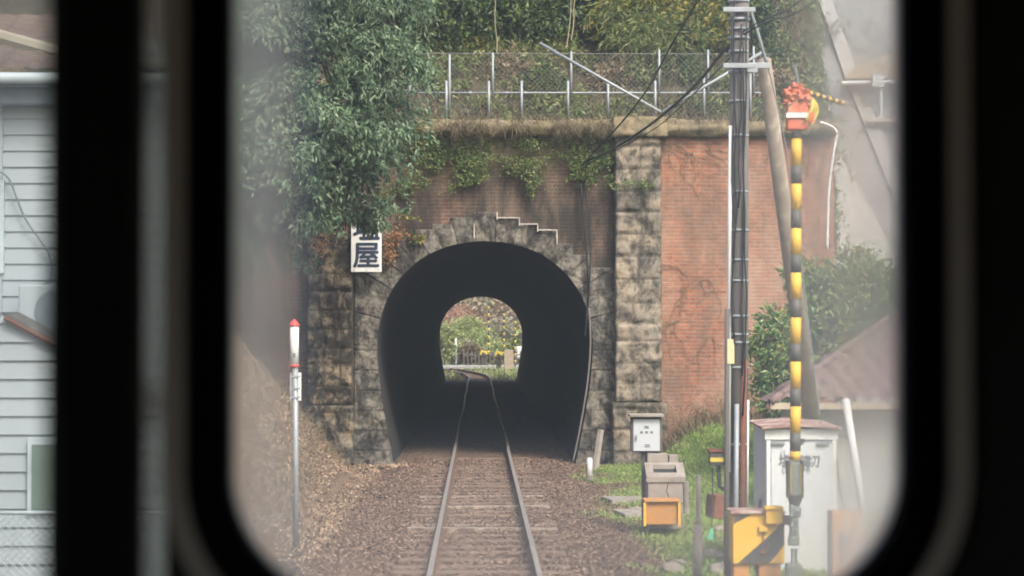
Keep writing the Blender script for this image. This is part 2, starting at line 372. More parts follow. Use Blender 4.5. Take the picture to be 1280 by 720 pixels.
# stepped arch ring
SX = [.246, .705, 1.08, 1.475, 1.80, 2.18, 2.67]; SZ = [4.94, 4.83, 4.70, 4.58, 4.30, 4.07, 3.80]
def top_at(dx):
    for a, b in zip(SX, SZ):
        if dx <= a: return b
    return -1
def ring_outer(p):
    if p[1] <= c0[1]: return (XC + (2.67 if p[0] > XC else -2.67), p[1])
    lo, hi = 1.0, 4.0
    d = (p[0]-c0[0], p[1]-c0[1])
    for _ in range(30):
        m_ = (lo+hi)/2; x = d[0]*m_; z = c0[1]+d[1]*m_
        if z <= top_at(abs(x)): lo = m_
        else: hi = m_
    return (c0[0]+d[0]*lo, c0[1]+d[1]*lo)
joints = [math.atan2(z-2.2, x) for x, z in zip(SX, SZ)] + [math.atan2(.62, 2.4), math.atan2(.0, 2.4)]
ringtone = []
def ring_b(x, z, s, p):
    dx = abs(x-XC); r = math.hypot(dx, z-2.2)
    side = 0 if x < XC else 31
    if z > 2.2: g = min(abs(math.atan2(z-2.2, dx)-j)*r for j in joints); bid = sum(math.atan2(z-2.2, dx) > j for j in joints)+side
    else: g = abs(((z+.35) % .41)-.205); g = .205-g; bid = 50+int((z+.35)/.41)+side
    ringtone.append((random.Random(int(bid)*17+3).random(), 1-sm(0, .028, g)))
    h = .02*sm(0, .03, g)*(.5+mn.noise(Vector((x*1.5, z*1.5, 7)))) + mn.noise(Vector((x*4, z*4, 1)))*.04 + mn.noise(Vector((x*14, z*14, 4)))*.012
    return -.07 - h
# resample outline denser
dense = []
for a, b in zip(full[:-1], full[1:]):
    for k in range(4): dense.append((a[0]+(b[0]-a[0])*k/4, a[1]+(b[1]-a[1])*k/4))
dense.append(full[-1]); nS = 34; V = []
for p in dense:
    q = ring_outer(p); V.append((p[0], YW+.1, p[1])); ringtone.append((.3, 0))
    for k in range(nS+1):
        s = k/nS; x = p[0]+(q[0]-p[0])*s; z = p[1]+(q[1]-p[1])*s; V.append((x, YW+.06+ring_b(x, z, s, p), z))
    V.append((q[0], YW+.1, q[1])); ringtone.append((.3, 0))
npmesh('arch_stones', V, grid_faces(len(dense), nS+3), m_voussoir, tun, True, tone=ringtone)
mb = MB()
for i in range(0, 4):   # pale mortar lines on the right-hand steps
    x0 = XC+SX[i]; x1 = XC+SX[i+1] if i < 3 else None; zt = SZ[i+1]
    if i < 3:
        mb.box(((x0+x1)/2, YW-.075, zt-.005), (x1-x0, .03, .024))
        mb.box((x0, YW-.075, (SZ[i]+zt)/2-.02), (.022, .03, SZ[i]-zt+.04))
mb.box((XC+SX[3], YW-.075, 4.42), (.024, .03, .3)); mb.box((XC-.22, YW-.075, 4.55), (.02, .03, .3))
mb.each('mortar_line', m_white_mortar, tun)

# rusticated stone panel
def rustic(name, x0, x1, z0, z1, yf, depth, course, nb, mat, parent, seed=0, amp=.05):
    st = .035; nx = max(4, int((x1-x0)/st)); nz = max(4, int((z1-z0)/st))
    rr = random.Random(seed); courses = []; z = z0
    while z < z1: 
        h = course*rr.uniform(.85, 1.15); cuts = sorted(rr.uniform(.3, .7) if nb == 2 else (i+rr.uniform(.8, 1.2))/nb for i in range(nb-1)); courses.append((z, min(z+h, z1), cuts)); z += h
    V = []; X = np.linspace(x0, x1, nx+1); Z = np.linspace(z0, z1, nz+1)
    tone = {}
    def hh(x, z):
        for a, b, cuts in courses:
            if a <= z <= b: break
        u = (x-x0)/(x1-x0); g = min(z-a, b-z, (x-x0)+.01, (x1-x)+.01, *[abs(u-c)*(x1-x0) for c in cuts])
        bi = sum(u > c for c in cuts); tone[(x, z)] = (random.Random(int(int(a*1000)*7+int(bi)*13+seed)).random(), 1-sm(.0, .03, g))
        return amp*(.6+.8*mn.noise(Vector((x*1.3, z*1.3, seed+5))))*sm(0, .06, g)*(1+.5*mn.noise(Vector((a*9, bi*3.7, seed)))) + mn.noise(Vector((x*4.5, z*4.5, seed)))*.055 + mn.noise(Vector((x*13, z*13, seed)))*.016
    rows = []
    for i, x in enumerate(X):
        col = [(x, yf+depth, z0)] + [(x + mn.noise(Vector((x*5, z*5, seed+2)))*.012, yf - hh(x, z), z) for z in Z] + [(x, yf+depth, z1)]
        rows.append(col)
    n = len(rows[0])
    rows = [[(x0, yf+depth, r[2]) for r in rows[0]]] + rows + [[(x1, yf+depth, r[2]) for r in rows[-1]]]
    V = [p for r in rows for p in r]
    T = [(.5, 0)]*n
    for x in X: T += [(.5, 0)]+[tone[(x, z)] for z in Z]+[(.5, 0)]
    T += [(.5, 0)]*n
    return npmesh(name, V, grid_faces(len(rows), n), mat, parent, True, tone=T)
pr = thing('stone_pilaster', 'pale rough stone pilaster between the tunnel arch and the red brick wall', 'pilaster', (3.2, 40.7, -.2))
rustic('shaft', 2.73, 3.67, 1.05, 6.62, 40.72, .45, .43, 2, m_stone_r, pr, 3)
rustic('plinth', 2.66, 3.78, -.4, 1.05, 40.62, .5, .48, 2, m_stone_r, pr, 4)
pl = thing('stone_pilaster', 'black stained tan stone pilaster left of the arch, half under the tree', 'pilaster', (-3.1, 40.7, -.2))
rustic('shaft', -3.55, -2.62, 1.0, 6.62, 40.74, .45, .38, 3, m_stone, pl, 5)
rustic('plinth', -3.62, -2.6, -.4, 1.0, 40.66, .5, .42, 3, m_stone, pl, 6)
# brick wing walls and coping
def wall(name, label, x0, x1, y, mat, z1=6.55, group=None):
    mb = MB().box(((x0+x1)/2, y+.19, (z1-.4)/2), (x1-x0, .38, z1+.4)); return tag(mb.build(name, mat), label, 'wall', group)
wall('brick_wall', 'large orange red brick retaining wall right of the pale stone pilaster', 3.68, 7.25, 40.97, m_brick_right)
wall('brick_wall', 'dim brown brick retaining wall in shade under the big tree, left of the tunnel', -6.6, -3.56, 41.0, m_brick_left)
def coping(x0, x1, label, y=40.78, r=.2, zc=6.66, seed=0):
    V = []; n = int((x1-x0)/.06); K = 10
    for i in range(n+1):
        x = x0+(x1-x0)*i/n
        for k in range(K+1):
            a = math.pi*1.05*k/K - .1
            rr = r*(1+.28*mn.noise(Vector((x*2.2, k*.5, seed)))+.15*mn.noise(Vector((x*8, k, seed))))
            V.append((x, y+.12-math.sin(a)*rr*.9, zc - math.cos(a)*rr*.85))
        V.append((x, y+.7, zc+r*.8))
    return tag(npmesh('coping', V, grid_faces(n+1, K+2)[:, ::-1], m_coping, None, True), label, 'coping')
coping(-3.7, 2.72, 'mossy rounded coping overgrown with dry grass above the tunnel arch')
coping(3.8, 7.3, 'mossy rounded coping on top of the red brick wall', seed=4)
cb = rustic('coping', 2.66, 3.8, 6.45, 6.88, 40.6, .8, .5, 1, m_coping, None, 9); tag(cb, 'weathered stone cap block on top of the pale pilaster', 'coping')

# ---------------------------------------------------------------- track
def track_x(y, off):
    if y < 107: c = 0.0; t = (0.0)
    else:
        s = y-107; c = -s*s/(2*170); t = s/170
    w = .012*math.sin(y*.31) + .01*math.sin(y*.13+off*2) if 43 < y < 107 else 0
    return c + off + w
trk = thing('railway_track', 'rusty single railway track on leaf littered ballast leading into the tunnel', 'railway track', (0, 20, -.2))
ty = list(np.arange(-6, 107, 1.5)) + list(np.arange(107, 150, 1.5))
for sgn in (-1, 1):
    profile = [(-.062, -.15), (.062, -.15), (.062, -.138), (.012, -.12), (.012, -.045), (.032, -.032), (.032, -.003), (-.032, -.003), (-.032, -.032), (-.012, -.045), (-.012, -.12), (-.062, -.138)]
    V = [(track_x(y, sgn*.566)+a, y, z+.0) for y in ty for a, z in profile]; n = len(profile)
    Fc = [(i*n+k, i*n+(k+1) % n, (i+1)*n+(k+1) % n, (i+1)*n+k) for i in range(len(ty)-1) for k in range(n)]
    rail = npmesh('rail', V, Fc, m_rail_side, trk)
    V = [(track_x(y, sgn*.566)+a, y, .001) for y in ty for a in (-.029, .029)]
    npmesh('polished_top', V, grid_faces(len(ty), 2)[:, ::-1], m_rail_top, rail)
y = 18.6
sleeper_y = []
while y < 42:
    sleeper_y.append(y); y += .68
for i, y in enumerate(sleeper_y):
    up = {12: .035, 17: .03, 13: .012, 9: .004, 20: .012}.get(i, random.uniform(.0, .024))
    MB().box((random.uniform(-.03, .03), y, -.225+up), (2.0, .2, .14), (0, random.uniform(-.006, .006), random.uniform(-.01, .01))).build('sleeper', m_sleeper if i in (12, 13, 17, 20) else m_sleeper_dark, trk, bevel=.01)

# ---------------------------------------------------------------- leaf clouds
def leaf_arrays(pos, dirs, L, Wd, fold=.25):
    """pos (n,3) base points, dirs (n,3) leaf axes, L (n,), Wd width ratio"""
    n = len(pos); d = dirs/np.linalg.norm(dirs, axis=1, keepdims=True)
    r = rng.normal(size=(n, 3)); side = np.cross(d, r); side /= np.linalg.norm(side, axis=1, keepdims=True)+1e-9
    nrm = np.cross(side, d); L = L[:, None]
    mid = pos + d*L*.45; up = nrm*L*fold*Wd
    V = np.stack([pos, mid - side*L*Wd*.5 + up, pos + d*L - nrm*L*.08, mid + side*L*Wd*.5 + up], 1).reshape(-1, 3)
    b = np.arange(n)*4; Fc = np.concatenate([np.stack([b, b+1, b+2], 1), np.stack([b, b+2, b+3], 1)])
    return V, Fc
def crown_points(ells, ncl, per, spread, L, droop=.5, shell=.55, up=0, bough=0):
    """clusters of leaves inside the union of ellipsoids (centre, radii)"""
    vol = np.array([e[1][0]*e[1][1]*e[1][2] for e in ells])**.7; pick = rng.choice(len(ells), ncl, p=vol/vol.sum())
    C = np.array([e[0] for e in ells])[pick]; Rr = np.array([e[1] for e in ells])[pick]
    u = rng.normal(size=(ncl, 3)); u /= np.linalg.norm(u, axis=1, keepdims=True)
    rad = shell + (1-shell)*rng.random(ncl)**.6; rad *= 1+.12*rng.normal(size=ncl)
    cp = C + u*Rr*rad[:, None]
    if bough:   # gather the twigs on boughs so that gaps open between them
        nb = max(8, ncl//bough); par = rng.integers(0, nb, ncl); off = rng.normal(size=(ncl, 3))*np.array((.22, .22, .13)); off[:, 2] -= .5*np.hypot(off[:, 0], off[:, 1]); cp = cp[:nb][par]+off; u = u[:nb][par]
    tw = u*.7 + rng.normal(size=(ncl, 3))*.5; tw[:, 2] -= droop - up
    tw /= np.linalg.norm(tw, axis=1, keepdims=True)
    cp = np.repeat(cp, per, 0); tw = np.repeat(tw, per, 0); n = len(cp)
    pos = cp + tw*(rng.random((n, 1))*spread) + rng.normal(size=(n, 3))*spread*.22
    dirs = tw*.8 + rng.normal(size=(n, 3))*.55; dirs[:, 2] -= droop*.5
    return pos, dirs, L*rng.uniform(.6, 1.25, n)
def leaves(name, ells, ncl, per, spread, L, Wd, mat, parent, **kw):
    p, d, l = crown_points(ells, ncl, per, spread, L, **kw); V, Fc = leaf_arrays(p, d, l, Wd)
    return npmesh(name, V, Fc, mat, parent)
def limb(mb, a, b, r0, r1, wob=.15, seg=6):
    a = Vector(a); b = Vector(b); L = (b-a).length; pts = []
    for i in range(seg+1):
        t = i/seg; j = Vector((random.uniform(-1, 1), random.uniform(-1, 1), random.uniform(-.5, .5)))*wob*L*.15 if 0 < i < seg else Vector((0, 0, 0))
        pts.append(a.lerp(b, t)+j)
    mb.tube(pts, [r0+(r1-r0)*i/seg for i in range(seg+1)], 6); return pts
def tree(name, label, cat, base, ells, ncl, per, spread, L, Wd, mat, trunk_r=.08, group=None, **kw):
    t = thing(name, label, cat, base, group)
    leaves('crown', ells, ncl, per, spread, L, Wd, mat, t, **kw)
    mb = MB(); c = Vector(ells[0][0]); pts = limb(mb, base, c, trunk_r, trunk_r*.4)
    for e in ells[1:]: limb(mb, pts[random.choice((2, 3, 4))], e[0], trunk_r*.45, trunk_r*.12)
    for e in ells:
        for _ in range(5):
            u = Vector((random.gauss(0, 1), random.gauss(0, 1), random.gauss(0, 1))).normalized()
            limb(mb, e[0], Vector(e[0])+Vector((u.x*e[1][0], u.y*e[1][1], u.z*e[1][2]))*.9, trunk_r*.2, trunk_r*.06, seg=3)
    mb.build('trunk', m_bark, t); return t
def E(px, py, Y, r, ry=None, rz=None): return (tuple(P(px, py, Y)), (r, ry or r, rz or r))

m_bigleaf = leafmat('drooping_evergreen_leaf', [(.055, .10, .055), (.085, .15, .08), (.12, .195, .105), (.20, .27, .16), (.08, .14, .08)], .5, .25, .4, ((.055, .09, .05), .9))
m_forest = leafmat('forest_leaf', [(.02, .04, .012), (.035, .07, .018), (.06, .105, .028), (.11, .16, .035)], .5, .3)
m_forest_y = leafmat('yellowing_forest_leaf', [(.05, .085, .015), (.10, .14, .025), (.2, .2, .03), (.32, .24, .04)], .5, .35)
m_bamboo = leafmat('bamboo_leaf', [(.06, .1, .025), (.12, .17, .04), (.24, .24, .10)], .5, .3)
m_shrub = leafmat('shrub_leaf', [(.06, .12, .04), (.11, .19, .06), (.17, .26, .085), (.32, .32, .08)], .4, .25)
m_ivy = leafmat('ivy_leaf', [(.045, .085, .02), (.08, .14, .03), (.14, .19, .05), (.18, .17, .07)], .5, .25)
m_ivyred = leafmat('withered_vine_leaf', [(.28, .11, .05), (.36, .22, .10), (.2, .12, .06)], .7, .3)
m_litter = leafmat('dead_leaf', [(.055, .034, .025), (.11, .07, .05), (.165, .108, .079), (.22, .152, .113), (.31, .235, .18)], .8, .1, .2)
m_litter_tan = leafmat('tan_dead_leaf', [(.11, .075, .05), (.2, .14, .09), (.29, .21, .14), (.42, .34, .25)], .8, .1, .2)
m_dry = leafmat('dry_grass_blade', [(.09, .075, .045), (.16, .125, .08), (.28, .23, .16), (.08, .085, .04)], .8, .3, .2)
m_grass = leafmat('grass_blade', [(.12, .20, .04), (.19, .30, .07), (.27, .38, .10), (.38, .38, .17)], .6, .3, .3)
m_autumn = leafmat('autumn_leaf', [(.32, .16, .12), (.42, .25, .18), (.36, .28, .19)], .7, .3)
m_farleaf = leafmat('far_green_leaf', [(.19, .24, .09), (.28, .34, .14), (.38, .42, .19)], .6, .3)
m_farleaf2 = leafmat('far_dull_leaf', [(.18, .19, .14), (.28, .27, .19), (.34, .29, .2), (.16, .2, .14)], .6, .3)

# big tree upper left
ells = [E(400, 60, 36, 1.55), E(445, 150, 35.8, .98), E(370, 150, 35.2, 1.2), E(330, 40, 36, 1.5), E(300, 190, 35.6, 1.0), E(432, 222, 36, .70, .7, .62), E(330, 262, 36, .62, .6, .5),
        E(340, 296, 36.3, .42, .4, .36), E(240, 90, 36, 1.9), E(483, 80, 36, .62), E(490, 10, 36, .58), E(400, -70, 36, 2.0), E(275, 270, 36, .8), E(492, 150, 36, .42), E(462, 255, 36, .30, .3, .2), E(395, 225, 35.6, .6), E(300, 290, 36, .45), E(355, 315, 36.3, .22), E(310, 130, 35.5, 1.1), E(462, 262, 37, .24, .2, .16), E(448, 262, 36.5, .25, .2, .14)]
bigtree = tree('evergreen_tree', 'large evergreen tree with drooping oval leaves hanging over the left side of the tunnel', 'tree', (-4.6, 36.4, gz(-4.6, 36.4)), ells, 7600, 11, .22, .13, .40, m_bigleaf, .16, droop=.75, shell=.45, bough=20)

leaves('hanging_branch', [E(462, 256, 39, .34, .2, .2), E(452, 268, 39.3, .24, .15, .16), E(470, 278, 39.4, .14, .1, .1), E(425, 262, 39, .4, .25, .2), E(395, 265, 38.5, .4, .3, .22)], 420, 9, .16, .13, .4, m_bigleaf, bigtree, droop=.8, shell=.1)
# forest on the hillside
fg = 'trees on the hillside above the fence'
fl = [(540, 25, 47, 1.2, 0), (610, 10, 46.6, 1.0, 0), (665, 15, 47.2, 1.1, 0), (730, -15, 47.6, 1.0, 0), (790, 10, 47, .95, 1), (845, -5, 46.6, .9, 1), (870, 35, 46.2, .75, 1), (905, -30, 47.5, .9, 0), (935, 20, 47.6, .5, 0), (580, -40, 49, 1.3, 0), (700, -60, 49.5, 1.3, 0), (820, -60, 49.5, 1.2, 0)]
flab = ['dark leafy tree on the hill just right of the big evergreen', 'dark tree above the second fence post', 'dark green tree with hanging vines at the top middle of the hill', 'shady tree over the top of the slanted pipe',
        'light green tree with a few yellow leaves at the top centre right', 'yellowing tree with large leaves left of the utility pole', 'low tree with yellow and orange leaves just behind the utility pole', 'dark tree at the top edge behind the utility pole',
        'narrow dark tree beside the concrete slope', 'tall tree at the back above the arch, leftmost of three on top of the hill', 'tall tree at the back on top of the hill, middle of three', 'tall tree at the back on top of the hill, rightmost of three']
def hillY(px, py):
    y = 42.5
    while y < 60 and hillz(P(px, py, y).x, y) < P(px, py, y).z: y += .1
    return y
for (px, py, Y, r, k), lb in zip(fl, flab):
    Y = hillY(px, py+14)-.5 if py > -30 else Y-1; c = P(px, py, Y); b = (c.x+random.uniform(-.3, .3), Y+.6, hillz(c.x, Y+.6)-.1)
    e = [E(px, py, Y, r, r, r*.8), E(px-r*22, py+12, Y-.3, r*.6), E(px+r*22, py+4, Y-.2, r*.65), E(px, py-30, Y+.3, r*.7)]
    tree('hillside_tree', lb, 'tree', b, e, 620, 8, .24, .14, .5, (m_forest, m_forest_y)[k], .07, group=fg, droop=.3, shell=.3)
e = [E(800, 45, 44.9, .75, .5, .5), E(850, 50, 44.9, .6, .4, .4), E(770, 20, 45.2, .5)]
tree('bamboo_grass_clump', 'clump of narrow leaved bamboo grass on the hill above the fence', 'bamboo', tuple(P(805, 95, 45.3)), e, 420, 8, .35, .24, .13, m_bamboo, .02, droop=.5, shell=.1)
m_dryst = M('dry_cane', (.26, .23, .15), (.2, .17, .11), 5, .9, bmp=0)
# bare hanging stems
for k, (px, py0, py1) in enumerate([(621, 0, 66), (708, 0, 60), (714, 0, 50)]):
    mb = MB(); limb(mb, P(px, py1, 44.2), P(px+random.uniform(-12, 12), py0-30, 44.5), .012, .007, .1)
    tag(mb.build('bare_sapling', m_dryst), 'thin bare sapling standing in front of the dark hillside trees', 'sapling', 'bare saplings among the hillside trees')

# undergrowth on hill slope (stuff): dry grass, weeds
def blades(name, pts, hmin, hmax, w, mat, lean=.4, up=(0, 0, 1)):
    pts = np.asarray(pts); n = len(pts); d = rng.normal(size=(n, 3))*lean + np.array(up); d /= np.linalg.norm(d, axis=1, keepdims=True)
    L = rng.uniform(hmin, hmax, (n, 1)); a = rng.random(n)*math.pi; sd_ = np.stack([np.cos(a), np.sin(a), np.zeros(n)], 1)*w
    bend = rng.normal(size=(n, 3))*lean*.4; bend[:, 2] = -abs(bend[:, 2])
    V = np.stack([pts-sd_, pts+sd_, pts+d*L*.55+sd_*.8, pts+d*L*.55-sd_*.8, pts+(d+bend)*L], 1).reshape(-1, 3)
    b = np.arange(n)*5; Fq = np.concatenate([np.stack([b, b+1, b+2], 1), np.stack([b, b+2, b+3], 1), np.stack([b+3, b+2, b+4], 1)])
    return npmesh(name, V, Fq, mat)
def hill_pts(n, x0, x1, y0, y1, up=0):
    return [(x, y, hillz(x, y)+random.uniform(-.05, up)) for x, y in ((random.uniform(x0, x1), random.uniform(y0, y1)) for _ in range(n))]
tag(blades('dry_undergrowth', [q for q in hill_pts(30000, -3.5, 8.0, 42.6, 47) if mn.noise(Vector(q)*1.5) > random.uniform(-.3, .25)], .15, .75, .009, m_dry, .7), 'tangled dry grass on the hillside behind the fence', 'undergrowth', kind='stuff')
pp = np.array(hill_pts(30000, -3.5, 8.4, 43.0, 47.4, .45)); dd = rng.normal(size=(len(pp), 3)); pp = pp[[mn.noise(Vector(q)*1.3+Vector((3, 0, 0))) > -.02+.25*mn.noise(Vector(q)*5) for q in pp.tolist()]]; dd = dd[:len(pp)]; V, Fc = leaf_arrays(pp, dd, rng.uniform(.06, .2, len(pp)), .42)
tag(npmesh('green_undergrowth', V, Fc, m_bamboo), 'low green and yellowish weeds on the hillside behind the fence', 'undergrowth', kind='stuff')
pp = [(x, 40.68+random.uniform(0, .5), 6.72+.1*random.random()) for x in np.random.default_rng(2).uniform(-3.6, 7.2, 3800)]
tag(blades('coping_grass', pp, .06, .3, .006, m_dry, .8), 'dry grass along the top of the coping', 'grass', kind='stuff')
pp = [(x, 40.56+random.uniform(0, .1), 6.66+.1*random.random()) for x in np.random.default_rng(3).uniform(-3.2, 2.7, 3400) if mn.noise(Vector((x*1.3, 0, 8))) > -.05+random.uniform(-.2, .2)]
tag(blades('hanging_dry_grass', pp, .1, .4, .006, m_dry, .7, up=(.2, -.6, -.8)), 'withered grass hanging over the coping above the arch', 'grass', kind='stuff')

bush = [(570, 100, .45, 'm_ivy', 'leafy green bush behind the fence at its left end'), (635, 88, .4, 'm_dryleaf', 'withered pale brown bush behind the fence between the second and third tall posts'), (680, 105, .35, 'm_forest', 'small dark bush low behind the fence, left of the slanted pipe'),
        (705, 78, .4, 'm_bamboo', 'yellowish bush behind the upper end of the slanted pipe'), (775, 95, .4, 'm_dryleaf', 'withered bush under the middle of the slanted pipe'), (850, 90, .45, 'm_forest', 'dark green bush behind the fence left of the utility pole'), (900, 110, .4, 'm_ivy', 'green bush low behind the fence beside the utility pole'), (975, 60, .5, 'm_forest', 'dark bush on the bank between the brace pole and the concrete slope'), (600, 70, .35, 'm_forest_y', 'yellow green bush above the short fence posts on the left'), (975, 110, .35, 'm_dryleaf', 'withered bush at the head of the brace pole')]
m_dryleaf = leafmat('withered_bush_leaf', [(.16, .12, .08), (.26, .2, .13), (.36, .29, .2), (.12, .12, .06)], .8, .25, .2)
for px, py, r, mm, lb in bush:
    Y = hillY(px, py)-.15; c = P(px, py, Y)
    tree('hillside_bush', lb, 'bush', (c.x, Y+.2, c.z-.4), [(tuple(c), (r*1.2, r*.7, r)), ((c.x-r, Y, c.z-.1), (r*.7, r*.5, r*.6)), ((c.x+r, Y, c.z-.15), (r*.7, r*.5, r*.6))], 130, 8, .2, .12, .4, globals()[mm], .02, group='bushes behind the fence', droop=.2, shell=.2)
# fence on the wall top
YF = 42.1
fen = thing('chain_link_fence', 'galvanised chain link fence with tall and short posts along the top of the retaining wall', 'fence', tuple(P(720, 150, YF)))
for px, top, bot in [(562, 68, 150), (616, 66, 122), (611, 101, 150), (558, 101, 150), (652, 101, 150), (714, 64, 120), (710, 101, 150), (760, 101, 150), (824, 62, 118), (819, 101, 150), (885, 62, 118), (880, 96, 150), (942, 58, 118), (938, 92, 150), (512, 68, 150)]:
    MB().tube([P(px, top, YF-.02), P(px, bot, YF-.02)], .024 if top < 90 else .027, 8).build('post', m_galv, fen, True)
rl = MB().tube([P(430, 116, YF), P(960, 116, YF)], .018, 8).build('top_rail', m_galv, fen, True)
mb = MB()
for px in (588, 634, 657, 737, 788, 850, 866): mb.tube([P(px-1.5, 116, YF), P(px+1.5, 116, YF)], .028, 8); mb.build('rail_clamp', m_galv, fen); mb = MB()
mb = MB(); a = P(430, 66, YF); b = P(965, 150, YF); x0, x1, z0, z1 = a.x, b.x, b.z, a.z; H = z1-z0; st = .105
k = x0-H
while k < x1:
    for s in (1, -1):
        xa, xb = (k, k+H); za, zb = (z0, z1) if s > 0 else (z1, z0)
        if xa < x0: za += (x0-xa)*s; xa = x0
        if xb > x1: zb -= (xb-x1)*s; xb = x1
        if xb-xa > .01: mb.tube([(xa, YF+.05, za), (xb, YF+.05, zb)], .0028, 3, False)
    k += st
mb.tube([(x0, YF+.05, z1), (x1, YF+.05, z1)], .007, 4)
mb.build('wire_mesh', m_wire, fen)
tag(MB().tube([P(675, 54, 42.35), P(826, 140, 41.3)], .03, 8).build('galvanised_pipe', m_galv, None, True), 'long slanted grey pipe leaning down across the fence to the right', 'pipe')
tag(MB().tube([P(826, 141, 41.3), P(955, 64, 41.6)], .03, 8).build('galvanised_pipe', m_galv, None, True), 'grey pipe rising from the cap block towards the utility pole', 'pipe')

# ivy on the arch front
def ivy(label, spots, n, mat, L=.07, y=40.93, name='ivy'):
    pts = []
    for (px, py, rx, ry) in spots:
        for _ in range(int(n*rx*ry/600)+20):
            a = random.random()*6.283; r = random.random()**.5*1.25; q = P(px+math.cos(a)*r*rx*random.uniform(.7, 1.25), py+math.sin(a)*r*ry*random.uniform(.7, 1.25), y)
            if mn.noise(q*2.6)+.5*mn.noise(q*7) > random.uniform(-.35, .25): pts.append((q.x, y-random.uniform(0, .16), q.z))
    pts = np.array(pts); d = rng.normal(size=(len(pts), 3))*.7 + np.array((0, -.3, -.6)); V, Fc = leaf_arrays(pts, d, L*rng.uniform(.6, 1.3, len(pts)), .75)
    t = thing(name, label, 'ivy', (pts[0][0], y, pts[0][2]))
    npmesh('foliage', V, Fc, mat, t)
    for (px, py, rx, ry) in spots:
        mb = MB(); limb(mb, P(px+random.uniform(-rx, rx), py-ry, y+.0), P(px+random.uniform(-rx, rx), py+ry, y+.0), .012, .005, .8); mb.build('stem', m_twig, t)
ivy('dense green ivy hanging under the coping at the left of the arch front', [(530, 190, 30, 18), (565, 200, 26, 22), (545, 222, 45, 14), (585, 215, 20, 14), (515, 235, 30, 8), (592, 185, 18, 14)], 1300, m_ivy, .058)
ivy('green creeper spreading over the brick above the arch, beside the black cables', [(690, 212, 40, 16), (735, 205, 30, 22), (745, 190, 18, 18), (664, 226, 6, 18), (640, 205, 18, 8), (720, 175, 25, 8), (655, 180, 22, 7), (755, 225, 12, 8), (620, 205, 20, 10)], 1200, m_ivy, .056)
ivy('small tuft of fern leaves across the top of the pale pilaster', [(790, 231, 26, 5)], 900, m_ivy, .07, 40.62)
ivy('withered reddish creeper leaves on the brick left of the station sign', [(492, 300, 12, 18), (488, 322, 8, 12), (505, 295, 14, 5)], 420, m_ivyred, .06)
ivy('sprig of yellow green leaves on the stained stone beside the station sign', [(520, 298, 10, 4), (508, 271, 16, 3), (478, 245, 8, 6)], 900, m_forest_y, .08)
ivy('dry brown creeper on the left stone pilaster', [(405, 305, 16, 12), (400, 318, 8, 14), (425, 290, 12, 8)], 260, m_ivyred, .06, 40.62)
# bare dead vines on the red wall
for lb, seeds in (('leafless brown vine spread over the upper left of the red brick wall', [(835, 180), (850, 178), (868, 190), (890, 185)]), ('leafless brown vine over the lower left of the red brick wall', [(835, 330), (850, 360), (880, 350), (840, 400), (890, 420)]), ('thin bare vine at the top right of the red brick wall', [(985, 180), (1005, 182), (1020, 176)])):
    mb = MB()
    for sx0, sy0 in seeds:
        for _ in range(4):
            px, py = sx0+random.uniform(-12, 12), sy0; pts = [P(px, py, 40.94)]
            ang = random.uniform(.2, 2.9)
            for _k in range(14):
                ang += random.uniform(-.6, .6); px += math.cos(ang)*5; py += abs(math.sin(ang))*6-1
                px = min(max(px, 826), 1030); pts.append(P(px, min(py, 505), 40.94))
            mb.tube(pts, [.007-.0003*i for i in range(len(pts))], 4)
    tag(mb.build('bare_vine', m_twig), lb, 'vine')

# station name sign
def text(body, size, loc, mat, parent, name='lettering', bold=.0, ext=.004, rz=0):
    cu = bpy.data.curves.new('t', 'FONT'); cu.body = body; cu.size = size; cu.extrude = ext; cu.align_x = 'CENTER'; cu.align_y = 'CENTER'
    tmp = bpy.data.objects.new('t', cu); COL.objects.link(tmp); bpy.context.view_layer.update()
    me = bpy.data.meshes.new_from_object(tmp.evaluated_get(bpy.context.evaluated_depsgraph_get()))
    if bold:
        vs = [tuple(v.co) for v in me.vertices]; fs = [tuple(p.vertices) for p in me.polygons]; VV = []; FF = []
        for q_, (ox, oy) in enumerate(((0, 0), (1, .3), (-1, -.3), (.3, 1), (-.3, -1))):
            b0 = len(VV); VV += [(x+ox*bold, y+oy*bold, z*(1+.12*q_)) for x, y, z in vs]; FF += [tuple(i+b0 for i in f) for f in fs]
        me = bpy.data.meshes.new('t'); me.from_pydata(VV, [], FF); me.update()
    bpy.data.objects.remove(tmp); me.materials.clear(); me.materials.append(mat)
    o = bpy.data.objects.new(name, me); COL.objects.link(o); o.parent = parent
    o.location = Vector(loc) - wloc(parent); o.rotation_euler = (R(90), 0, rz); return o
YS = 40.55
a = P(439, 262, YS); b = P(477, 340, YS); c = (a+b)/2
sg = thing('station_sign', 'white hanging sign board with two dark blue characters left of the tunnel arch', 'sign', (c.x, YS, b.z))
MB().box((c.x, YS, c.z), (b.x-a.x, .03, a.z-b.z)).build('board', m_white, sg, bevel=.006)
q = P(458, 321, YS); text('屋', .56, (q.x, YS-.018, q.z), m_text, sg, bold=.013)
q = P(458, 287, YS); text('塩', .56, (q.x, YS-.018, q.z), m_text, sg, bold=.013)
mb = MB()
for px in (443, 458, 473):
    for py in (337, 265): q = P(px, py, YS-.02); mb.tube([q, q+Vector((0, -.012, 0))], .012, 8)
mb.each('bolt', m_galv, sg)
mb = MB().box((c.x, YS+.06, a.z-.2), (.5, .1, .04)).box((c.x, YS+.06, b.z+.2), (.5, .1, .04)); mb.each('bracket', m_galv, sg)
# one leafy branch of the big tree hangs over the sign top : part of the crown ellipsoids above

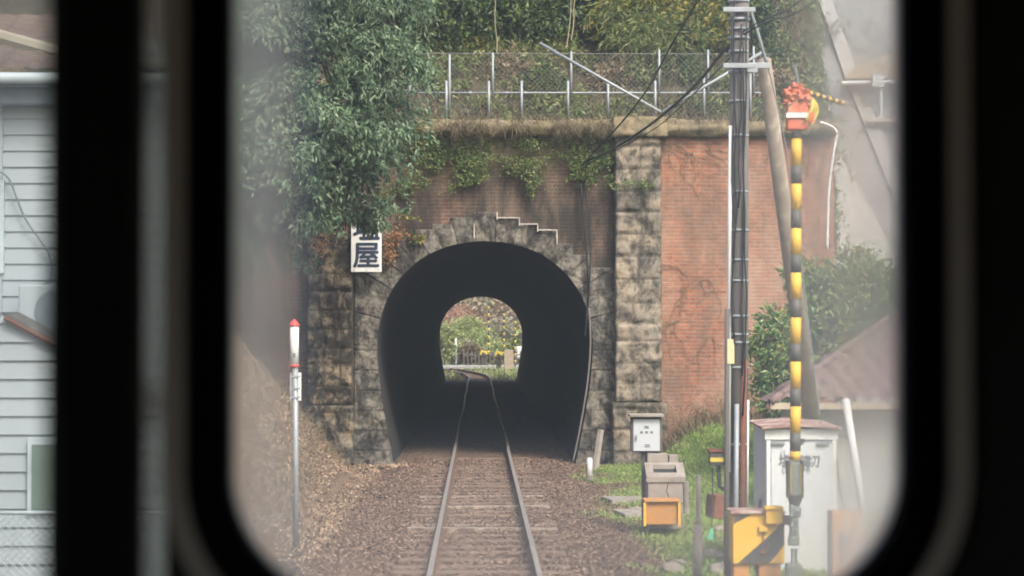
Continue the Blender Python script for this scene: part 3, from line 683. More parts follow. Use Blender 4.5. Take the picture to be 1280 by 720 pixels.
# cables on the front
def cable(label, pts, r=.016, mat=None, name='cable', cat='cable'):
    pp = [P(*p) for p in pts]
    out = []
    for i in range(len(pp)-1):
        p0 = pp[max(0, i-1)]; p1 = pp[i]; p2 = pp[i+1]; p3 = pp[min(len(pp)-1, i+2)]
        for k in range(6):
            t = k/6; out.append(.5*((2*p1)+(-p0+p2)*t+(2*p0-5*p1+4*p2-p3)*t*t+(-p0+3*p1-3*p2+p3)*t**3))
    out.append(pp[-1])
    tag(MB().tube(out, r, 6).build(name, mat or m_cable, None, True), label, cat)
cable('thick black cable from the utility pole down the brick beside the arch', [(926, 43, 21), (902, 67, 23), (865, 111, 27), (810, 158, 33), (760, 190, 38.5), (727, 207, 40.85), (727, 240, 40.85), (732, 300, 40.85), (735, 355, 40.85), (733, 400, 40.8), (731, 420, 40.85)], .022)
cable('second black cable hanging in slack curves beside the thick one', [(878, -8, 22), (840, 55, 26), (810, 110, 31), (778, 152, 36), (748, 184, 40.4), (733, 205, 40.8), (733, 245, 40.8), (738, 300, 40.8), (737, 350, 40.8), (734, 400, 40.8)], .016)
cable('thin black wire sagging from the utility pole to the top of the arch front', [(915, 70, 21), (862, 122, 27), (812, 165, 34), (728, 208, 40.8)], .008)
cable('black cable running from the utility pole up to the right', [(925, 42, 21), (955, 24, 20.2), (985, 12, 19.5), (1010, -8, 18.6)], .007)
cable('black cable pair member drooping up to the right edge from the pole', [(928, 44, 21), (960, 27, 20.2), (992, 18, 19.5), (1030, -6, 18.6)], .009)
cable('dark pipe running down the inner edge of the tunnel mouth on the right', [(736, 385, 40.8), (738, 430, 40.8), (734, 480, 40.8), (724, 540, 40.8), (716, 578, 40.8)], .022, m_pole, 'drain_pipe', 'pipe')
cable('white bent conduit at the right end of the red brick wall', [(1025, 153, 40.6), (1037, 157, 40.6), (1046, 166, 40.6), (1042, 190, 40.6), (1036, 240, 40.6), (1034, 312, 40.6)], .03, m_white, 'white_conduit', 'pipe')
tag(MB().tube([P(751, 537, 39.7), P(744, 588, 39.6)], .07, 6).build('stone_post', m_conc), 'short leaning stone post against the base of the tunnel front', 'post')

# ---------------------------------------------------------------- small trackside things
mk = P(737, 596, 36.2)
t = thing('white_marker_post', 'small white marker post with a rounded top on the ground right of the track', 'marker post', (mk.x, 36.2, mk.z))
MB().tube([(mk.x, 36.2, mk.z-.05), (mk.x, 36.2, mk.z+.3), (mk.x, 36.2, mk.z+.34)], [.055, .055, .03], 8).build('post', m_white, t, True)
MB().tube([(mk.x, 36.2, mk.z-.06), (mk.x, 36.2, mk.z+.03)], .065, 8).build('base', m_conc, t)
# red topped signal marker left
YL = 25.0
b = P(370, 684, YL); t = thing('red_topped_marker_post', 'thin grey post with a white tube and red cone cap left of the track', 'marker post', tuple(b))
top = P(369, 457, YL)
MB().tube([b+Vector((0, 0, -.1)), top], .037, 10).build('pole', m_galv, t, True)
w0, w1, w2 = P(368, 457, YL), P(368, 407, YL), P(368, 399, YL)
MB().tube([w0, w1], .056, 14).build('white_tube', m_white, t, True)
MB().tube([w1-Vector((0, 0, .005)), w1+Vector((0, 0, .012)), w2], [.068, .068, .01], 14).build('red_cap', m_red, t, True)
MB().tube([w0-Vector((0, 0, .015)), w0+Vector((0, 0, .01))], .06, 14).build('red_ring', m_red, t, True)
q1, q2 = P(362, 466, YL), P(376, 501, YL); q = (q1+q2)/2
MB().box((q.x, YL+.055, q.z), (q2.x-q1.x, .02, q1.z-q2.z)).build('plate', m_white, t, bevel=.004)
mb = MB()
for zz in (.13, -.02, -.13): mb.box((q.x, YL-.035, q.z+zz), (.13, .016, .02))
mb.each('clamp', m_galv, t); MB().box((w0.x+.002, YL-.058, w0.z+.13), (.03, .006, .05)).build('printed_mark', m_text2, t)

# control box on post + concrete box with orange crate
YB = 27.3
p0 = P(789, 521, YB); p1 = P(827, 565, YB); q = (p0+p1)/2; g = gz(q.x, YB)
t = thing('control_box', 'small light grey control box with a door on a dark post, right of the tunnel', 'control box', (q.x, YB, g))
body = MB().box((q.x, YB+.09, q.z), (p1.x-p0.x, .2, p0.z-p1.z)).build('housing', m_pole, t, bevel=.006)
MB().box((q.x-.0, YB-.018, q.z-.01), (p1.x-p0.x-.055, .02, p0.z-p1.z-.05)).build('door', m_siding, t, bevel=.004)
MB().box((q.x, YB+.07, p0.z+.02), (p1.x-p0.x+.05, .34, .035)).build('roof', m_conc, t, bevel=.004)
mb = MB()
for dx in (-.07, .0, .07): mb.box((q.x+dx, YB-.03, q.z+.03), (.035, .006, .03))
mb.box((q.x, YB-.03, q.z+.11), (.06, .006, .012)).box((q.x, YB-.03, q.z+.09), (.06, .006, .012))
mb.box((q.x+.01, YB-.03, q.z-.14), (.07, .006, .012)).box((q.x+.01, YB-.03, q.z-.165), (.07, .006, .012)); mb.each('small_print', m_text2, t)
MB().box((q.x-.14, YB-.04, q.z-.04), (.02, .04, .07)).build('handle', m_galv, t)
MB().box((q.x-.02, YB+.09, (g+p1.z)/2-.05), (.075, .075, p1.z-g+.1)).build('post', m_pole, t)
YC = 26.9
p0 = P(808, 583, YC); p1 = P(857, 652, YC); x0, x1, z1_, z0_ = p0.x, p1.x, p0.z, p1.z-.1; D = .5
t = thing('concrete_trough', 'cracked grey concrete box with a dark opening in its sloping top behind the orange crate', 'concrete box', ((x0+x1)/2, YC+.2, z0_))
mb = MB(); h = .07
mb.box(((x0+x1)/2, YC+D/2, (z0_+z1_)/2-.06), (x1-x0-.04, D, z1_-z0_-.12))
mb.build('body', m_conc, t, bevel=.012)
# sloping hood as frame with hole
mb = MB()
def hood(u, v, off=0): return Vector((x0+(x1-x0)*u, YC-.02+D*.75*v, z1_-.14+.17*v+off))
us = [0, .2, .8, 1]; vs = [0, .3, .85, 1]
for i in range(3):
    for j in range(3):
        if i == 1 and j == 1: continue
        q4 = [hood(us[i], vs[j]), hood(us[i+1], vs[j]), hood(us[i+1], vs[j+1]), hood(us[i], vs[j+1])]
        mb.add([v_ for v_ in q4]+[v_-Vector((0, 0, .07)) for v_ in q4], [(0,1,2,3),(7,6,5,4),(0,4,5,1),(1,5,6,2),(2,6,7,3),(3,7,4,0)])
mb.build('sloping_lid', m_conc, t)
q4 = [hood(.18, .28, -.06), hood(.82, .28, -.06), hood(.82, .87, -.06), hood(.18, .87, -.06)]
MB().add(q4, [(0,1,2,3)]).build('opening', m_dark, t)
MB().box(((x0+x1)/2-.08, YC+D*.9, z1_+.08), (.28, .2, .14)).box(((x0+x1)/2+.14, YC+D*.9, z1_+.07), (.13, .18, .12)).build('top_block', m_conc, t, bevel=.01)
mb = MB(); mb.tube([(x0+.3, YC-.004, z1_-.2), (x0+.27, YC-.004, z1_-.33), (x0+.31, YC-.004, z1_-.43), (x0+.29, YC-.004, z1_-.5)], .004, 4); mb.box(((x0+x1)/2, YC-.003, z1_-.5), (x1-x0-.06, .006, .008)); mb.build('crack', m_dark, t)
YO = 26.5; p0 = P(805, 626, YO); p1 = P(850, 648, YO)
t = thing('orange_crate', 'weathered orange box standing on the grass in front of the concrete box', 'crate', ((p0.x+p1.x)/2, YO, p1.z-.1))
MB().box(((p0.x+p1.x)/2, YO+.17, (p0.z+p1.z)/2-.05), (p1.x-p0.x-.05, .3, p0.z-p1.z+.07)).build('body', m_orangebox, t, bevel=.01)
mb = MB().box(((p0.x+p1.x)/2, YO+.15, p0.z-.0), (p1.x-p0.x, .36, .03)); mb.build('rim', m_orangebox, t, bevel=.005)
mb = MB()
for u in (.02, .98): mb.box((p0.x+(p1.x-p0.x)*u, YO+.0, (p0.z+p1.z)/2-.06), (.035, .04, p0.z-p1.z+.08))
mb.each('corner_strip', m_yellow, t)

# short posts
p0 = P(873, 594, 21.6); t = thing('concrete_stake', 'thin grey stake standing inside a thicker stub post, left of the utility pole', 'post', tuple(P(873, 722, 21.6)))
MB().tube([P(873, 594, 21.6), P(873, 700, 21.6)], .026, 8).build('stake', m_conc, t, True)
MB().tube([P(872.5, 656, 21.58), P(872.5, 735, 21.58)], .048, 8).build('stub', m_conc, t, True)
tag(MB().tube([P(857, 602, 26.5), P(858, 642, 26.5)], .04, 8).build('short_stake', m_conc), 'short grey stub post beside the right side of the concrete box', 'post')

# ---------------------------------------------------------------- utility pole
YP = 21.0
t = thing('utility_pole', 'tall dark concrete utility pole with cables, pipes and bands, left of the crossing gate', 'utility pole', tuple(P(921, 735, YP)))
pb, pt = P(921, 745, YP), P(925, -60, YP)
MB().tube([pb, pt], [.112, .098], 20).build('pole', m_pole, t, True)
mb = MB()
for py, w in ((2, .115), (25, .12), (37, .112), (48, .115), (65, .11), (90, .11), (127, .108), (170, .11), (240, .11), (288, .112), (325, .112), (351, .112), (395, .115), (418, .115), (459, .115), (428, .115), (555, .118)):
    c = P(923.5-(py/400), py, YP); mb.tube([c-Vector((0, 0, .013)), c+Vector((0, 0, .013))], w, 20)
mb.each('steel_band', m_galv, t, smooth=True)
mb = MB()
for py in (12, 82):
    c = P(924, py, YP-.13); mb.box(c, (.34, .03, .05)); c = P(924, py, YP+.13); mb.box(c, (.34, .03, .05))
mb.each('clamp_arm', m_galv, t, bevel=.004)
MB().tube([P(913.5, 157, YP-.1), P(912, 300, YP-.1), P(911, 590, YP-.1)], .021, 10).build('white_conduit', m_white, t, True)
MB().tube([P(909.5, 386, YP-.1), P(908, 735, YP-.1)], .03, 10).build('dark_conduit', m_pole, t, True)
MB().tube([P(921, 505, YP-.13), P(919, 735, YP-.13)], .026, 10).build('grey_conduit', m_galv, t, True)
MB().tube([P(930.5, 450, YP-.1), P(928, 570, YP-.1), P(926.5, 735, YP-.1)], .034, 10).build('rusty_conduit', m_rust, t, True)
MB().tube([P(935, 500, YP-.06), P(934, 640, YP-.06)], .012, 8).build('thin_conduit', m_white, t, True)
a = P(908.5, 424, YP-.12); b = P(918, 455, YP-.12); MB().box((a+b)/2, (.075, .03, a.z-b.z)).build('yellow_plate', m_cream, t, bevel=.004)
mb = MB()
for dx, py0, py1 in ((-.06, 20, 430), (-.03, 0, 330), (.02, 30, 260), (.07, 10, 520), (.045, 60, 470)):
    pts = [P(923+random.uniform(-3, 3), py0+(py1-py0)*i/10, YP-.135)+Vector((dx, 0, 0)) for i in range(11)]; mb.tube(pts, .009, 6)
mb.build('pole_cable', m_cable, t, True)
c = P(941, 82, YP+.1)
MB().box((c.x, c.y, c.z), (.36, .05, .06)).box((c.x-.02, c.y-.03, c.z-.03), (.13, .04, .1)).build('brace_bracket', m_galv, t, bevel=.005)
# brace pole
a = P(955, 76, YP+.35); b = P(1018, 545, 24.5)
tag(MB().tube([b+(b-a)*.2, a], [.118, .078], 16).build('brace_pole', m_brace, None, True), 'leaning weathered concrete brace pole propped against the top of the utility pole', 'pole')
cable('thin grey guy wire from the top of the utility pole down past the relay hut', [(940, 15, 21.1), (958, 75, 21.2), (985, 200, 21.6), (1010, 400, 22), (1026, 530, 22.3)], .007, m_galv, 'guy_wire', 'wire')
cable('thin steel pipe stay between the utility pole and the brace pole head', [(937, 10, 21), (948, 45, 21.1), (958, 78, 21.2)], .02, m_galv, 'steel_stay', 'pipe')
# small signal box on the pole
c0_ = P(896, 573, YP); t = thing('striped_equipment_box', 'small black box with a yellow stripe held on an arm beside the utility pole', 'equipment box', tuple(c0_))
MB().box(c0_, (.16, .14, .14)).build('housing', m_black, t, bevel=.006)
MB().box(c0_+Vector((0, -.075, -.01)), (.156, .01, .045)).build('yellow_stripe', m_palebag, t)
MB().box(c0_+Vector((0, 0, .085)), (.19, .17, .025)).build('lid', m_rust, t)
MB().tube([c0_+Vector((.02, 0, -.07)), P(899, 608, YP), P(903, 611, YP), P(913, 611, YP)], .02, 8).build('stem', m_black, t, True)
t = thing('thin_rod', 'thin rod with a small green net at its foot beside the utility pole', 'rod', tuple(P(890, 668, YP)))
MB().tube([P(891, 585, YP), P(889.5, 668, YP)], .008, 6).build('rod', m_black, t)
MB().tube([P(890, 660, YP-.02), P(889, 667, YP-.02), P(887, 674, YP-.02)], [.01, .03, .045], 8).build('net', m_green, t)
# bits of rusty box on the ground near the pole
c = P(901, 633, YP+1.5); tag(MB().box(c, (.26, .3, .26), (0, .08, .2)).build('rusty_box', m_rust, None, bevel=.01), 'dark rusty metal box on the grass behind the utility pole', 'box')

# ---------------------------------------------------------------- relay hut
YR = 22.4
a = P(957, 545, YR); b = P(1045, 545, YR); g = gz(3.4, YR)-.05; zt = P(1000, 536, YR).z
xc = (a.x+b.x)/2; w = b.x-a.x; D = 1.6; ang = R(-3.0)
t = thing('relay_hut', 'white steel relay hut with a low rusty roof and dark lettering behind the crossing gate', 'hut', (a.x, YR, g))
def L2(x, y, z): return (a.x+x, YR+y, g+z)
H = zt-g
MB().box(L2(w/2, D/2, H/2), (w, D, H)).build('body', m_whitebox, t, bevel=.006)
mb = MB(); mb.prism([(a.x-.05, zt+.0), (a.x+w*.5, zt+.03), (a.x+w+.04, zt+.0), (a.x+w+.04, zt+.022), (a.x+w*.5, zt+.056), (a.x-.05, zt+.022)][::-1], YR-.1, YR+D+.1)
mb.build('roof', m_rustroof, t)
mb = MB().box(L2(w/2, -.015, H-.06), (w+.02, .03, .12)).box(L2(.03, -.012, H/2-.06), (.045, .024, H-.13)).box(L2(w-.03, -.012, H/2-.06), (.045, .024, H-.13)); mb.build('trim', m_white, t, bevel=.004)
MB().box(L2(w/2+.01, -.008, H/2-.08), (w-.10, .016, H-.14)).build('door', m_whitebox, t, bevel=.004)
mb = MB().box(L2(.14, -.03, H-.16), (.14, .05, .02)).box(L2(w-.15, -.03, H-.16), (.14, .05, .02)); mb.each('drip_ledge', m_galv, t)
mb = MB().box(L2(w*.52, -.03, H-.13), (.03, .02, .05)); mb.build('lock', m_black, t)
mb = MB()
for yy_ in (.55, .62): mb.box(L2(-.012, yy_, H*.46), (.024, .03, .09))
mb.each('side_handle', m_black, t)
ty_ = YR-.022
def tx(s, size, px, py, bold=0): q = P(px, py, ty_); text(s, size, (q.x, ty_, q.z), m_text2, t, bold=bold, ext=.002)
tx('塩', .145, 981.5, 577, .0015); tx('屋', .145, 993.5, 577, .0015); tx('踏', .145, 1005.5, 577, .0015); tx('切', .145, 1017, 577, .0015)
tx('(し', .08, 981, 567); tx('(2', .08, 981, 587.5); tx('M)', .08, 1008, 587.5)
t.rotation_euler = (0, 0, ang)

# ---------------------------------------------------------------- crossing gate
def striped_rod(px0, py0, px1, py1, Y, r, bands, parent, n=14):
    """bands: list of (py_top, py_bottom, mat) measured in the photo along a vertical rod"""
    for top, bot, m_, nm in bands:
        u0 = (top-py0)/(py1-py0); u1 = (bot-py0)/(py1-py0)
        A = P(px0+(px1-px0)*u0, top, Y); B = P(px0+(px1-px0)*u1, bot, Y)
        MB().tube([A, B], r, n).build(nm, m_, parent, True)
YG = 20.0
t = thing('crossing_gate', 'raised yellow and black striped crossing gate right of the utility pole', 'crossing gate', tuple(P(955, 735, YG)))
bands = []; y0 = 173.5; edges = [173.5, 207, 230, 262.5, 285.5, 318.5, 341, 374, 397, 429.5, 452, 485.5, 508, 541, 564]
for i in range(len(edges)-1):
    bands.append((edges[i], edges[i+1], m_yellow if i % 2 == 0 else m_blackband, 'yellow_band' if i % 2 == 0 else 'black_band'))
bands[-1] = (541, 564, m_blackband, 'black_band'); bands.append((564, 575, m_yellow, 'yellow_band'))
striped_rod(995.5, 165, 994, 575, YG-.25, .053, bands, t)
MB().tube([P(995.5, 165, YG-.25), P(995.5, 173.5, YG-.25)], .054, 14).build('black_band', m_blackband, t, True)
# orange top and bags
a = P(983, 128, YG-.27); b = P(1009, 163, YG-.27); q = (a+b)/2
MB().box(q, (b.x-a.x, .16, a.z-b.z)).build('orange_sleeve', m_orange, t, bevel=.015)
MB().box(P(996, 144, YG-.36), (b.x-a.x+.006, .02, .05)).build('reflective_strip', m_white, t)
mb = MB()
for bx, by, bs in ((990, 119, .075), (1001, 121, .085), (996, 112, .06), (1006, 126, .06), (986, 128, .05)):
    c = P(bx, by, YG-.3); V = []
    for i in range(11):
        for j in range(16):
            th = math.pi*i/10; ph = 2*math.pi*j/16; d = Vector((math.sin(th)*math.cos(ph), math.sin(th)*math.sin(ph), math.cos(th))); V.append(c+d*bs*(1+.9*mn.noise(d*2.6+Vector((bx, 0, 0)))))
    mb.add(V, [(i*16+j, i*16+(j+1) % 16, (i+1)*16+(j+1) % 16, (i+1)*16+j) for i in range(10) for j in range(16)])
mb.each('crumpled_orange_cover', m_orange, t)
seg = [P(1000+55*i/14, 112.5+17*i/14, YG-.27) for i in range(15)]
for i in range(14): MB().tube([seg[i], seg[i+1]], .024, 8).build('short_rod_band', m_yellow if i % 2 else m_blackband, t, True)
V = []; nU, nV = 8, 12
for i in range(nU):
    for j in range(nV):
        u, v = i/(nU-1), j/(nV-1); q = P(1005+(12+3*math.sin(v*5))*u+4*math.sin(v*3), 122+(36-8*(1-u))*v, YG-.33+.07*math.sin(u*7+v*4)*v)
        V.append(tuple(q))
bag = npmesh('yellow_bag', V, grid_faces(nU, nV), m_palebag, t, True); md = bag.modifiers.new('s', 'SOLIDIFY'); md.thickness = .006
mb = MB(); 
for dz in (0, .035, .07): mb.box(P(1015, 151, YG-.42)+Vector((0, 0, dz)), (.05, .006, .018))
mb.build('red_print', m_red, t)
mb = MB().tube([P(998, 110, YG-.28), P(996, 95, YG-.28), P(991, 78, YG-.28)], [.018, .014, .004], 6).tube([P(999, 110, YG-.25), P(996, 92, YG-.25), P(994, 80, YG-.25), P(992, 84, YG-.25)], .008, 6); mb.build('rod_tip', m_gatebox, t)
# lower holder
a = P(984, 577, YG-.25); b = P(1003, 621, YG-.25); q = (a+b)/2
MB().box(q, (.115, .09, a.z-b.z)).build('holder', m_gatebox, t, bevel=.02)
mb = MB()
for dx in (-.069, .069): mb.box(q+Vector((dx, 0, 0)), (.022, .12, a.z-b.z+.02))
mb.each('holder_side', m_black, t, bevel=.005)
mb = MB()
for dx in (-.048, .048): mb.box(q+Vector((dx, -.05, 0)), (.006, .01, a.z-b.z-.06))
mb.each('yellow_edge', m_palebag, t)
c1, c2 = P(994, 621, YG-.25), P(993, 634, YG-.25)
MB().tube([c1, c2], [.075, .045], 12).build('holder_neck', m_black, t)
MB().box(P(992.5, 655, YG-.25), (.085, .1, .38)).box(P(994, 640, YG-.3), (.12, .03, .1)).box(P(992, 676, YG-.28), (.11, .06, .09)).build('gate_arm_joint', m_gatebox, t, bevel=.015)
mb = MB()
for dy in range(6): mb.tube([P(990+(dy % 2)*7, 632+dy*6, YG-.33), P(990+(dy % 2)*7, 632+dy*6, YG-.345)], .012, 8)
mb.each('bolt', m_galv, t)
mb = MB().tube([P(990.5, 686, YG-.25), P(990, 730, YG-.25)], .015, 8).tube([P(995, 686, YG-.25), P(995, 730, YG-.25)], .015, 8); mb.each('link_rod', m_gatebox, t)
MB().box(P(992, 713, YG-.22), (.16, .14, .14)).build('foot_bracket', m_gatebox, t, bevel=.02)
a = P(916, 642, YG); b = P(981, 705, YG); cx_ = (a.x+b.x)/2; cz_ = (a.z+b.z)/2; w = b.x-a.x; h = a.z-b.z
MB().box((cx_, YG+.17, cz_), (w, .34, h)).build('machine_housing', m_yellow, t, bevel=.012)
def Lq(u, v): return (a.x+w*u, b.z+h*v)
mb = MB(); mb.prism([Lq(.02, .97), Lq(.02, .80), Lq(.36, .985), Lq(.34, .985)][:3], YG-.004, YG-.001); mb.prism([Lq(.10, .02), Lq(.70, .02), Lq(.99, .38), Lq(.99, .83)], YG-.004, YG-.001); mb.build('black_stripe', m_black, t)
MB().box((cx_-.01, YG+.16, a.z+.012), (w+.03, .38, .03)).build('rusty_lid', m_rustroof, t, bevel=.008)
MB().box((a.x+w*.78, YG-.03, a.z-.03), (w*.32, .1, .14)).box((a.x+w*.77, YG-.03, a.z+.06), (w*.36, .14, .035)).build('lid_hinge', m_yellow, t, bevel=.01)
MB().box((a.x+w*.58, YG-.02, cz_+.1), (.09, .05, .06)).build('latch', m_yellow, t, bevel=.008)
mb = MB().tube([(a.x+w*.58, YG-.01, cz_+.08), (a.x+w*.58, YG-.01, b.z)], .006, 6).box((a.x+w*.58, YG-.01, b.z+.12), (.07, .02, .03)); mb.build('latch_rod', m_rust, t)
MB().box((a.x+.09, YG+.16, b.z-.2), (.16, .25, .4)).box((a.x+w*.72, YG+.16, b.z-.2), (.22, .25, .4)).each('pedestal', m_orangebox, t, bevel=.008)
MB().tube([P(978, 650, YG+.05), P(990, 650, YG-.2)], .05, 10).build('shaft', m_rust, t)
# orange panel and leaning white post on the right
a = P(1040, 640, 20.6); b = P(1080, 728, 20.6); q = (a+b)/2
t = thing('orange_panel_box', 'faded orange steel box at the right beside the relay hut', 'box', (q.x, 20.6, b.z))
MB().box((q.x, 20.75, q.z), (b.x-a.x, .3, a.z-b.z)).build('housing', m_orangebox, t, bevel=.01)
MB().box((q.x-.03, 20.59, q.z+.1), (.12, .02, .04)).box((q.x-.06, 20.59, q.z), (.03, .02, .3)).build('hinge', m_rust, t)
tag(MB().tube([P(1057, 499, 21.0), P(1080, 650, 20.7)], .042, 10).build('white_leaning_post', m_white, None, True), 'pale grey leaning post behind the faded orange box', 'post')
cable('thin chain hanging on the right side of the relay hut', [(1046, 575, 22.3), (1050, 610, 22.3), (1056, 640, 22.2)], .009, m_rust, 'chain', 'chain')

# ---------------------------------------------------------------- right house with tiled roof
t = thing('tiled_roof_house', 'low grey house with a brown tiled hip roof at the right edge', 'house', (7.5, 30, -.3))
ez = P(1000, 510, 29).z; tip = P(963, 506, 29); hipw = 7.0
V = []; nu, nv = 260, 110
for i in range(nu+1):
    for j in range(nv+1):
        v = j/nv*2.6; u = i/nu*9.0
        x = tip.x + v*1.30 + u*(1-v/2.6*.0)
        hz = v*.78
        row = (v/.26) % 1; col = ((x+(.13 if int(v/.26) % 2 else 0))/.26) % 1
        z = tip.z + hz + .085*(1-row) + .035*math.cos(col*2*math.pi)*(1-.4*row)
        V.append((x, 29+v, z))
npmesh('roof', V, grid_faces(nu+1, nv+1)[:, ::-1], m_tile, t)
V = []
for i in range(41):
    for j in range(41):
        v = i/40*2.6; w_ = j/40*1.3
        V.append((tip.x+v*1.30, 29+v+w_*(1-v/2.7), tip.z+v*.78-.01+.05*(1-(v/.26) % 1)))
npmesh('side_roof', V, grid_faces(41, 41), m_tile, t)
mb = MB()
for i in range(20):
    v = i/20*2.6; A = Vector((tip.x+v*1.30, 29+v, tip.z+v*.78+.04)); mb.tube([A, A+Vector((.17, .13, .1))], .06, 8)
mb.build('ridge_tile', m_tile, t, True)
m_grey_wall = M('grey_render', (.33, .33, .30), (.28, .28, .255), 2, .9, stain=(.22, .21, .19), sscale=1.5)
MB().box((tip.x+.4+4.5, 29.4+.6, (tip.z-.6)/2), (9, 1.2, tip.z+.5)).build('wall', m_grey_wall, t)
mb = MB().box((tip.x+4.5, 29.02, tip.z-.02), (9, .05, .09)); mb.build('eave_board', m_fascia, t)
# hill house at upper right
YH = 48.3
a = P(1056, 78, YH); b = P(1200, 155, YH)
t = thing('hillside_house', 'house with pale gutter and dark wall high on the grey slope', 'house', (a.x+1, YH+1, 3))
MB().add([P(1060, 92, YH), P(1140, 68, YH), P(1300, 60, YH), P(1300, 100, YH), P(1060, 98, YH)], [(0,1,2,3,4)][:1]).add([P(1060, 92, YH), P(1140, 68, YH), P(1300, 60, YH), P(1300, 40, YH+4), P(1090, 60, YH+4)], [(0,1,2,3,4)]).build('roof', m_fascia, t)
ga, gb_ = P(1052, 104, YH-.15), P(1300, 98, YH-.15); MB().tube([ga, gb_], .055, 8).build('gutter', m_gutter, t)
MB().box(P(1097, 101, YH-.2), (.28, .2, .3)).build('rain_head', m_gutter, t)
MB().tube([P(1101, 108, YH-.15), P(1101, 146, YH-.15), P(1092, 152, YH-.15)], .045, 8).build('downpipe', m_gutter, t)
x0_, x1_ = P(1078, 100, YH+.3).x, P(1300, 100, YH+.3).x
MB().box(((x0_+x1_)/2, YH+1.8, P(1100, 132, YH).z), (x1_-x0_, 3, P(1, 104, YH).z-P(1, 160, YH).z)).build('wall', m_eave, t)
MB().add([P(1080, 152, YH-.6), P(1300, 150, YH-.6), P(1300, 142, YH+.2), P(1095, 146, YH+.2), P(1085, 156, YH-.5), P(1300, 158, YH-.5)], [(0,1,2,3), (0,4,5,1)]).build('lower_roof', m_fascia, t)
# concrete channel (pale strip) up the slope, and pale apron below
def on_slope(px, py):
    lo, hi = 42.0, 74.0
    for _ in range(40):
        m_ = (lo+hi)/2; q = P(px, py, m_)
        if q.z > (m_-41.9)*1.2: lo = m_
        else: hi = m_
    return lo
mb = MB(); pts = [(1018, -60), (1030, 0), (1047, 50), (1064, 100), (1085, 150), (1105, 200), (1130, 260)]
Q = []
for px, py in pts: y_ = on_slope(px, py); q = P(px, py, y_); Q.append(Vector((q.x, y_, (y_-41.9)*1.2)))
vs = []
for q in Q: vs += [q+Vector((-.17, -.07, .08)), q+Vector((.17, -.07, .08)), q+Vector((.2, .1, -.3)), q+Vector((-.2, .1, -.3))]
fs = [(i*4+k, i*4+(k+1) % 4, (i+1)*4+(k+1) % 4, (i+1)*4+k) for i in range(len(Q)-1) for k in range(4)]
tag(MB().add(vs, fs).build('drain_channel', m_apron), 'pale concrete drain strip running up the grey slope', 'drain')
mb = MB(); pts = [(968, -40), (985, 40), (1003, 90), (1020, 130), (1040, 190)]; Q = []
for px, py in pts: y_ = on_slope(px, py); q = P(px, py, y_); Q.append(Vector((q.x, y_, (y_-41.9)*1.2)))
vs = []
for q in Q: vs += [q+Vector((-.1, -.08, .1)), q+Vector((.1, -.08, .1)), q+Vector((.14, .1, -.3)), q+Vector((-.14, .1, -.5))]
fs = [(i*4+k, i*4+(k+1) % 4, (i+1)*4+(k+1) % 4, (i+1)*4+k) for i in range(len(Q)-1) for k in range(4)]
tag(MB().add(vs, fs).build('slope_kerb', m_spray), 'raised concrete edge between the grey slope and the woods', 'kerb')
pl_ = [(1036, 185), (1050, 195), (1080, 245), (1115, 310), (1150, 420), (1036, 420)]
vs = []
for px, py in pl_: y_ = on_slope(px, py)-.12; vs.append(tuple(P(px, py, y_)))
vs2 = [(x, y+.3, z-.3) for x, y, z in vs]; n = len(vs)
tag(MB().add(vs+vs2, [tuple(range(n))]+[(i, n+i, n+(i+1) % n, (i+1) % n) for i in range(n)]).build('concrete_apron', m_apron), 'pale triangular concrete face on the slope behind the green shrub', 'retaining wall')
pp = np.array([tuple(P(1038+random.gauss(0, 2.5)+(py-260)*.06, py, on_slope(1040, py)-.3)) for py in np.random.default_rng(5).uniform(255, 312, 260)])
tag(blades('hanging_straw', pp, .15, .5, .008, m_dry, .2, up=(.1, -.2, -1)), 'straw coloured grass hanging at the right end of the brick wall', 'grass', kind='stuff')

pp = []
for _ in range(2600):
    y_ = random.uniform(42, 51.5); x_ = slope_edge(y_)-.1+random.gauss(0, .22); pp.append((x_, y_-.1, max(hillz(x_, y_), (y_-41.9)*1.2)+random.uniform(-.1, .35)))
pp = np.array(pp); V, Fc = leaf_arrays(pp, rng.normal(size=(len(pp), 3))+np.array((.3, -.3, -.5)), rng.uniform(.06, .18, len(pp)), .4)
tag(npmesh('edge_weeds', V, Fc, m_bamboo), 'weeds spilling over the edge of the grey concrete slope', 'weeds', kind='stuff')
for px, py, n_, sx_, lb in ((1014, 47, 420, .5, 'dark patch of dry weeds growing on the upper part of the grey slope'), (985, 5, 300, .45, 'rusty brown weeds at the very top of the grey slope'), (1010, 125, 160, .25, 'small tuft of weeds by the edge of the slope above the brick wall')):
    y0_ = on_slope(px, py); c = P(px, py, y0_); pp = []
    for _ in range(n_):
        x_ = c.x+random.gauss(0, sx_); y_ = y0_+random.gauss(0, .16); pp.append((x_, y_, (y_-41.9)*1.2+.22))
    b_ = blades('weed_patch', pp, .08, .35, .012, m_dry, .8, up=(0, -.3, .3)); tag(b_, lb, 'weeds')
# shrubs right
tree('green_shrub', 'large round green shrub with some yellow leaves between the brick wall and tiled roof', 'shrub', (P(1050, 500, 35).x, 35, gz(7, 35)), [E(1055, 380, 35, .62), E(1090, 400, 35, .75), E(1030, 365, 35, .45), E(1040, 440, 35, .7), E(1110, 370, 35, .5), E(1000, 345, 35, .22), E(1075, 345, 35, .45), E(1000, 400, 34.6, .3)], 2300, 8, .16, .12, .42, m_shrub, .06, droop=.1, shell=.35)
tree('green_shrub', 'smaller yellow flecked shrub in front of the brick wall right of the utility pole', 'shrub', (P(975, 520, 34).x, 34, gz(5.2, 34)), [E(970, 425, 34, .42), E(985, 460, 34, .5), E(965, 470, 34, .38), E(980, 500, 34, .45), E(950, 430, 34, .16), E(962, 405, 34, .2)], 620, 8, .14, .11, .45, m_shrub, .04, droop=.1, shell=.35)
